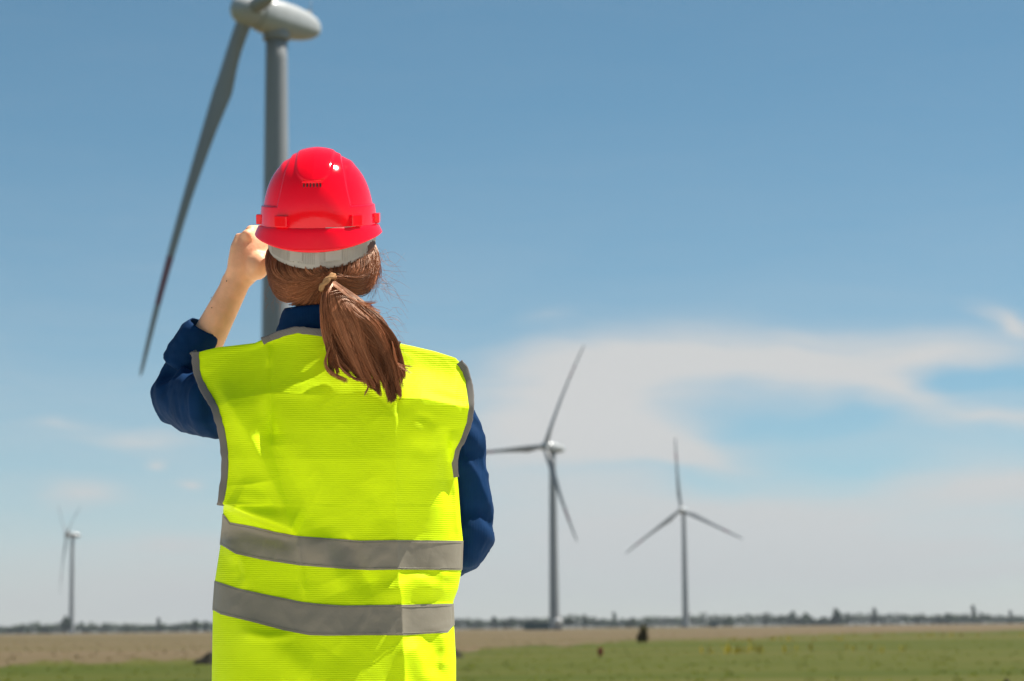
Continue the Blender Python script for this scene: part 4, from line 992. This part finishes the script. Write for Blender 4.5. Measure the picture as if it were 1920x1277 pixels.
# ventilation slots under the end of the ridge
for k in range(6):
    x = -.0155 + k * .0058; z0 = .0845
    thd = -90 + math.degrees(math.asin(x / (HA * float(dome_r(np.array(z0))))))
    hat_box(thd, z0, .0030, .006, .0115, 'vent_slot', M_slot, -.0005)
hat_box(-90 + math.degrees(math.asin(-.0005 / HA)), .0905, .039, .007, .0035, 'vent_hood', M_hat, .001)
# headband of the suspension, with moulded ribs
ns_ = 180; t2 = np.linspace(0, 2 * np.pi, ns_, endpoint=False); bk = np.clip(-np.sin(t2), 0, 1)
pr = []
for out, k in ((0, 0), (.0, .35), (.0005, .36), (.0005, .98), (-.0012, 1.0), (-.0022, .98), (-.0022, 0)):
    z = .012 - (.026 + .050 * bk ** .8) * k
    pr.append(np.stack([(.1000 + out) * np.cos(t2) + .006, (.1310 + out) * np.sin(t2), z], -1))
hb_ = mesh_obj('headband', hat(np.array(pr).reshape(-1, 3)), grid_faces(len(pr), ns_, True), M_band, hatroot)
mb = MB()
for k in range(64):
    a = R(-150 + 120 * k / 63); b0 = max(0, -math.sin(a)); zl = .012 - (.026 + .050 * b0 ** .8) * .88; zu = -.010
    if k in (19, 20, 31, 32, 44, 45): continue
    c = np.array([.1003 * math.cos(a) + .006, .1313 * math.sin(a), (zl + zu) / 2]); tx = np.array([-.0958 * math.sin(a), .1178 * math.cos(a), 0]); tx /= np.linalg.norm(tx); nn = np.cross(tx, [0, 0, 1.0])
    v, f = box((0, 0, 0), (.0016, .0022, zu - zl)); mb.add(hat(v @ np.array([tx, nn, [0, 0, 1.0]]) + c), f)
o = mb.build('headband_ribs', M_band, hb_, smooth=False); o['kind'] = 'stuff'
for a_, w_ in ((-112, .026), (-73, .030)):
    a = R(a_); c = np.array([.1010 * math.cos(a) + .006, .1323 * math.sin(a), -.036]); tx = np.array([-.0958 * math.sin(a), .1178 * math.cos(a), 0]); tx /= np.linalg.norm(tx); nn = np.cross(tx, [0, 0, 1.0])
    v, f = box((0, 0, 0), (w_, .003, .026)); bevel(mesh_obj('adjuster_plate', hat(v @ np.array([tx, nn, [0, 0, 1.0]]) + c), f, M_band, hb_, smooth=False), .001)

# ================================================================== hair
def hair_mat():
    m = bpy.data.materials.new('brown_hair'); m.use_nodes = True; nt = m.node_tree; b = nt.nodes['Principled BSDF']
    at = nt.nodes.new('ShaderNodeVertexColor'); at.layer_name = 'strand'
    nt.links.new(at.outputs['Color'], b.inputs['Base Color'])
    b.inputs['Roughness'].default_value = .34; b.inputs['Specular IOR Level'].default_value = .5; b.inputs['Specular Tint'].default_value = (1, .72, .48, 1)
    tr = nt.nodes.new('ShaderNodeBsdfTranslucent'); nt.links.new(at.outputs['Color'], tr.inputs[0]); ms = nt.nodes.new('ShaderNodeMixShader'); ms.inputs[0].default_value = .18
    nt.links.new(b.outputs[0], ms.inputs[1]); nt.links.new(tr.outputs[0], ms.inputs[2]); nt.links.new(ms.outputs[0], nt.nodes['Material Output'].inputs['Surface'])
    return m
M_hair = hair_mat(); M_hair_base = mat('hair_base', (0.09, 0.036, 0.018), .6, .3, var=.4, vscale=60)
def strands(name, paths, rad, col, parent):
    """paths (N,K,3); rad (N,K); col (N,3)"""
    Nn, K, _ = paths.shape
    T = np.gradient(paths, axis=1); T /= np.linalg.norm(T, axis=2, keepdims=True) + 1e-9
    ref = np.array([.31, -.9, .3]); A = np.cross(T, ref); A /= np.linalg.norm(A, axis=2, keepdims=True) + 1e-9; B = np.cross(T, A)
    v = np.stack([paths + rad[..., None] * (A * math.cos(a) + B * math.sin(a)) for a in (0, 2.094, 4.189)], 2)      # N,K,3,3
    base = (np.arange(Nn) * K * 3)[:, None, None] + (np.arange(K - 1) * 3)[None, :, None]
    j = np.arange(3); k = (j + 1) % 3
    q = np.stack([base + j, base + k, base + 3 + k, base + 3 + j], -1).reshape(-1, 4)
    org = ORIG[parent]
    me = bpy.data.meshes.new(name); vv = (v.reshape(-1, 3) - org)
    me.vertices.add(len(vv)); me.vertices.foreach_set('co', vv.ravel().astype(np.float32))
    me.loops.add(q.size); me.loops.foreach_set('vertex_index', q.ravel().astype(np.int32))
    me.polygons.add(len(q)); me.polygons.foreach_set('loop_start', (np.arange(len(q)) * 4).astype(np.int32)); me.polygons.foreach_set('loop_total', np.full(len(q), 4, np.int32))
    me.polygons.foreach_set('use_smooth', np.ones(len(q), bool))
    me.update(calc_edges=True)
    ca = me.color_attributes.new('strand', 'FLOAT_COLOR', 'POINT')
    c4 = np.ones((Nn, K, 3, 4), np.float32); c4[..., :3] = col[:, None, None, :] if col.ndim == 2 else col[:, :, None, :]
    ca.data.foreach_set('color', c4.ravel())
    me.materials.append(M_hair)
    o = bpy.data.objects.new(name, me); COL.objects.link(o); o.parent = parent; ORIG[o] = org
    return o
def hair_cols(n, lo=.65, hi=1.35):
    base = np.array([0.30, 0.106, 0.046]); c = base * rng.uniform(lo, hi, (n, 1)); c += rng.random((n, 1)) ** 6 * np.array([.25, .13, .065]); return c
HRC = P(605, 464, 4.445); HR = np.array([.1025, .118, .131])
# under-layer so no scalp shows
v, f = ellipsoid(HRC + np.array([0, -.002, 0]), HR * .965, 48, 32)
v = v[:]; 
dv = (v - HRC); cut = (dv[:, 1] > .03) & (dv[:, 2] < .06)
v[cut] = HRC + dv[cut] * np.array([.72, .6, .8])
low = dv[:, 2] < -.06; v[low, 0] = HRC[0] + dv[low, 0] * (1 - .35 * sstep(-.06, -.118, dv[low, 2]))
hair = mesh_obj('hair', v, f, M_hair_base, person)
TIE = P(613, 526, 4.312)
def surf(d, off=0.0): 
    d = d / np.linalg.norm(d, axis=-1, keepdims=True); k = 1 / ((np.abs(d / HR) ** 2.5).sum(-1, keepdims=True)) ** (1 / 2.5); return HRC + d * (k + off)
n = 6500; K = 18
u = rng.random(n)
ang = np.where(u < .80, rng.uniform(R(-205), R(25), n), rng.uniform(R(-150), R(-30), n))     # azimuth of the root
bk_ = np.clip(-np.sin(ang), 0, 1)
zr = np.where(u < .80, .26 - .56 * bk_ ** .7 - rng.uniform(0, .07, n), -rng.uniform(.78, .97, n))                   # upper roots under the helmet, lower at the nape
cz = np.sqrt(1 - zr ** 2)
d0 = np.stack([np.cos(ang) * cz * HR[0], np.sin(ang) * cz * HR[1], zr * HR[2]], -1)
d1 = (TIE - HRC) / np.linalg.norm(TIE - HRC) * .118
# clumping
ncl = 170; pick = rng.choice(n, ncl, replace=False); cd = ((d0[:, None] - d0[None, pick]) ** 2).sum(-1); ci = cd.argmin(1)
t = np.linspace(0, 1, K)[None, :, None]
side = np.abs(np.cos(ang))[:, None, None]
te = t ** 1.15
dd_ = d0[:, None] * (1 - te) + d1 * te
sag = np.where(u < .80, rng.uniform(.010, .068, n), rng.uniform(-.012, .010, n))[:, None, None] * side ** .6
dd_ = dd_ + np.array([0, 0, -1.0]) * sag * np.sin(np.pi * t ** .85)
vol = (.003 + .010 * rng.random(n) ** 1.2)[:, None, None]
off = -.014 * sstep(.30, .04, t) * (u < .8)[:, None, None] + vol * sstep(.28, .7, t) * (1 - .8 * te) + .004 * np.sin(np.pi * t) + .012 * sstep(.82, 1, t)
p = surf(dd_, off)
cmean = np.zeros((ncl, K, 3)); cnt = np.bincount(ci, minlength=ncl)
for k in range(K):
    for a in range(3): cmean[:, k, a] = np.bincount(ci, p[:, k, a], ncl) / np.maximum(cnt, 1)
pull = (.62 * np.sin(np.pi * np.clip(t * .9 + .1, 0, 1)))
p = p * (1 - pull) + cmean[ci] * pull
p += rng.normal(0, .0004, (n, 1, 3)) + .0009 * np.stack([vnoise(t[0, :, 0][None] * 4 + rng.random((n, 1)) * 50, rng.random((n, 1)) * 9) for _ in range(3)], -1)
endj = rng.normal(0, .0042, (n, 1, 3)) * sstep(.55, 1, t); p += endj * .9
cl_shade = rng.uniform(.6, 1.4, ncl)[ci][:, None]
strands('scalp_hair', p, np.full((n, K), .00042) * (1 - .3 * t[..., 0]), hair_cols(n) * cl_shade, hair)
# ponytail: clumps along a drooping, wind-blown path
FAN = np.array([[(612, 528), (603, 570), (608, 615), (618, 662), (636, 702)],
                [(614, 528), (612, 575), (622, 630), (645, 682), (676, 712)],
                [(617, 527), (632, 575), (655, 625), (686, 682), (716, 736)],
                [(620, 526), (655, 565), (692, 610), (721, 670), (741, 754)],
                [(623, 525), (668, 558), (712, 598), (740, 645), (752, 706)]], float)      # five guide locks, left to right
NC = 80; n = 8000; K = 26
FANC = np.stack([catmull(g, K) for g in FAN])
tt = np.linspace(0, 1, K)
wcl = np.sort(rng.random(NC)); dcl = rng.normal(0, .5, NC); endcl = np.clip(1.03 - rng.random(NC) ** 1.6 * .40, .55, 1.03); curl = rng.normal(0, 1, NC)
ci = rng.integers(0, NC, n)
jit = rng.normal(0, .062, n); w = wcl[ci]; dep = np.clip(dcl[ci] + rng.normal(0, .35, n), -1.2, 1.2)
end = np.clip(endcl[ci] * (1 + rng.normal(0, .03, n)), .4, 1.03)
ts = tt[None] * end[:, None]
# each strand drifts a little across the tail as it runs down
wt = w[:, None] + jit[:, None] * (1.15 - .95 * sstep(.25, 1.0, tt)[None]) + .15 * vnoise(ts * 2.2 + wcl[ci][:, None] * 30, dcl[ci][:, None] * 3 + 5) + .03 * curl[ci][:, None] * ts ** 2
g_ = np.clip(wt, -.02, 1.02) * 4; gi = np.clip(g_.astype(int), 0, 3); gf = (g_ - gi)[..., None]
kf = np.clip(ts, 0, 1) * (K - 1.001); ki = kf.astype(int); kt = (kf - ki)[..., None]
bil = lambda G_: FANC[G_, ki] * (1 - kt) + FANC[G_, ki + 1] * kt
xy = bil(gi) * (1 - gf) + bil(gi + 1) * gf
tipc = sstep(.7, 1, tt)[None] * curl[ci][:, None] * 11
xy += (np.sin(ts * 8.5 + wcl[ci][:, None] * 40)[..., None] * np.array([2.6, -1.8])) * sstep(.1, .5, ts)[..., None]
xy[..., 0] += tipc * .6 + rng.normal(0, 1.0, (n, 1)) * (.3 + ts * 1.2); xy[..., 1] += rng.normal(0, 1.0, (n, 1)) * (.3 + ts)
# depth: leaves the head, then lies on the back of the vest
yb = np.interp(xy[..., 1], [526, 560, 600, 650, 700, 760], [4.312, 4.300, 4.298, 4.302, 4.297, 4.288])
half = np.interp(ts, [0, .12, .3, .6, .85, 1.0], [.010, .022, .030, .030, .022, .010])
yy = yb - .004 + dep[:, :1].repeat(K, 1) * half * .55 * np.sqrt(np.clip(1.05 - (2 * wt - 1) ** 2, .12, 1)) if dep.ndim == 2 else yb - .004 + dep[:, None] * half * .55 * np.sqrt(np.clip(1.05 - (2 * wt - 1) ** 2, .12, 1))
p = P(xy[..., 0], xy[..., 1], yy)
rad = np.full((n, K), .00040) * (1 - .6 * tt[None] ** 3)
shade = rng.uniform(.42, 1.5, NC)[ci][:, None]
colr = hair_cols(n, .75, 1.25) * shade
strands('ponytail', p, rad, colr, hair)
# stray wisps at the tips and along the windy side
W_ = []
def wisp(pts, depth, num, spread, r=.00028):
    c = catmull(np.array(pts, float), K)
    for _ in range(num):
        o_ = rng.normal(0, spread, 2); g = np.linspace(.2, 1, K)[:, None]; cc_ = c + o_ * g + np.column_stack([vnoise(tt * 3 + rng.random() * 40, 1.3) * 2.0, vnoise(tt * 3 + rng.random() * 40, 4.3) * 2.0]) * g
        W_.append((P(cc_[:, 0], cc_[:, 1], np.full(K, depth) + rng.normal(0, .006)), r))
wisp([(618, 650), (610, 680), (622, 700), (650, 714)], 4.29, 60, 2.0, .0004); wisp([(630, 665), (640, 690), (665, 710), (690, 714)], 4.288, 55, 2.0, .0004)
wisp([(685, 715), (690, 725), (684, 740)], 4.285, 22, 1.5, .0004)
for e in ((770, 700), (765, 692), (752, 722), (760, 712), (772, 688), (757, 728)): wisp([(735, 640), (744, 680), e], 4.29, 14, 1.6, .00035)
for e in ((705, 568), (698, 578), (712, 585)): wisp([(625, 535), (670, 566), e], 4.29, 18, 2.2, .0004)
for _ in range(46):
    a0 = (rng.uniform(690, 718), rng.uniform(470, 545)); dx = rng.uniform(8, 55); wisp([a0, (a0[0] + dx * .5, a0[1] + rng.uniform(-6, 22)), (a0[0] + dx, a0[1] + rng.uniform(-8, 50))], 4.40, 1, .5, .00022)
for _ in range(40):
    a0 = (rng.uniform(690, 745), rng.uniform(570, 660)); dx = rng.uniform(6, 45); wisp([a0, (a0[0] + dx * .5, a0[1] + rng.uniform(-4, 15)), (a0[0] + dx, a0[1] + rng.uniform(-2, 30))], 4.30, 1, .5, .0002)
for _ in range(26):
    a0 = (rng.uniform(500, 540), rng.uniform(530, 575)); wisp([a0, (a0[0] - rng.uniform(0, 6), a0[1] + rng.uniform(4, 10)), (a0[0] + rng.uniform(-8, 6), a0[1] + rng.uniform(8, 24))], 4.37, 1, .5, .00022)
for _ in range(120):      # loose side hair, falling on the windy side
    a0 = (rng.uniform(680, 714), rng.uniform(470, 500)); wisp([a0, (a0[0] + rng.uniform(-8, 4), a0[1] + 30), (a0[0] - rng.uniform(8, 30), a0[1] + rng.uniform(45, 80))], rng.uniform(4.37, 4.42), 1, 1.0, .0003)
p = np.array([q for q, r in W_]); rr = np.array([np.full(K, r) for q, r in W_]) * (1 - .6 * tt[None] ** 2)
o = strands('loose_strands', p, rr, hair_cols(len(p), .9, 1.5), hair); o['kind'] = 'stuff'
# hair tie: a soft twisted loop
M_tie = cloth_mat('tan_hair_tie', (0.36, 0.20, 0.09), .85, ribs=3000, bump=.5)
c0 = P(615, 530, 4.302); axd = P(640, 552, 4.30) - c0; axd /= np.linalg.norm(axd); e1 = np.cross(axd, [0, 1, 0]); e1 /= np.linalg.norm(e1); e2 = np.cross(axd, e1)
a = np.linspace(0, 2 * np.pi, 90, endpoint=False); rw = .0022
mb = MB()
for sgn in (0, 1):
    cen = c0 + np.outer(np.cos(a) * (.0165 + .0015 * np.cos(5 * a + sgn * 3.1)), e1) + np.outer(np.sin(a) * .0150, e2) + np.outer(.0026 * np.sin(3 * a + sgn * 3.14) - .001, axd)
    T = np.roll(cen, -1, 0) - np.roll(cen, 1, 0); T /= np.linalg.norm(T, axis=1)[:, None]; Aa = np.cross(T, axd); Aa /= np.linalg.norm(Aa, axis=1)[:, None]; Bb = np.cross(T, Aa)
    q = np.linspace(0, 2 * np.pi, 10, endpoint=False); vv = cen[:, None] + .0034 * (Aa[:, None] * np.cos(q)[None, :, None] + Bb[:, None] * np.sin(q)[None, :, None])
    ff = grid_faces(90, 10, True) + [(89 * 10 + j, 89 * 10 + (j + 1) % 10, (j + 1) % 10, j) for j in range(10)]
    mb.add(vv, ff)
mb.build('hair_tie', M_tie, hair)
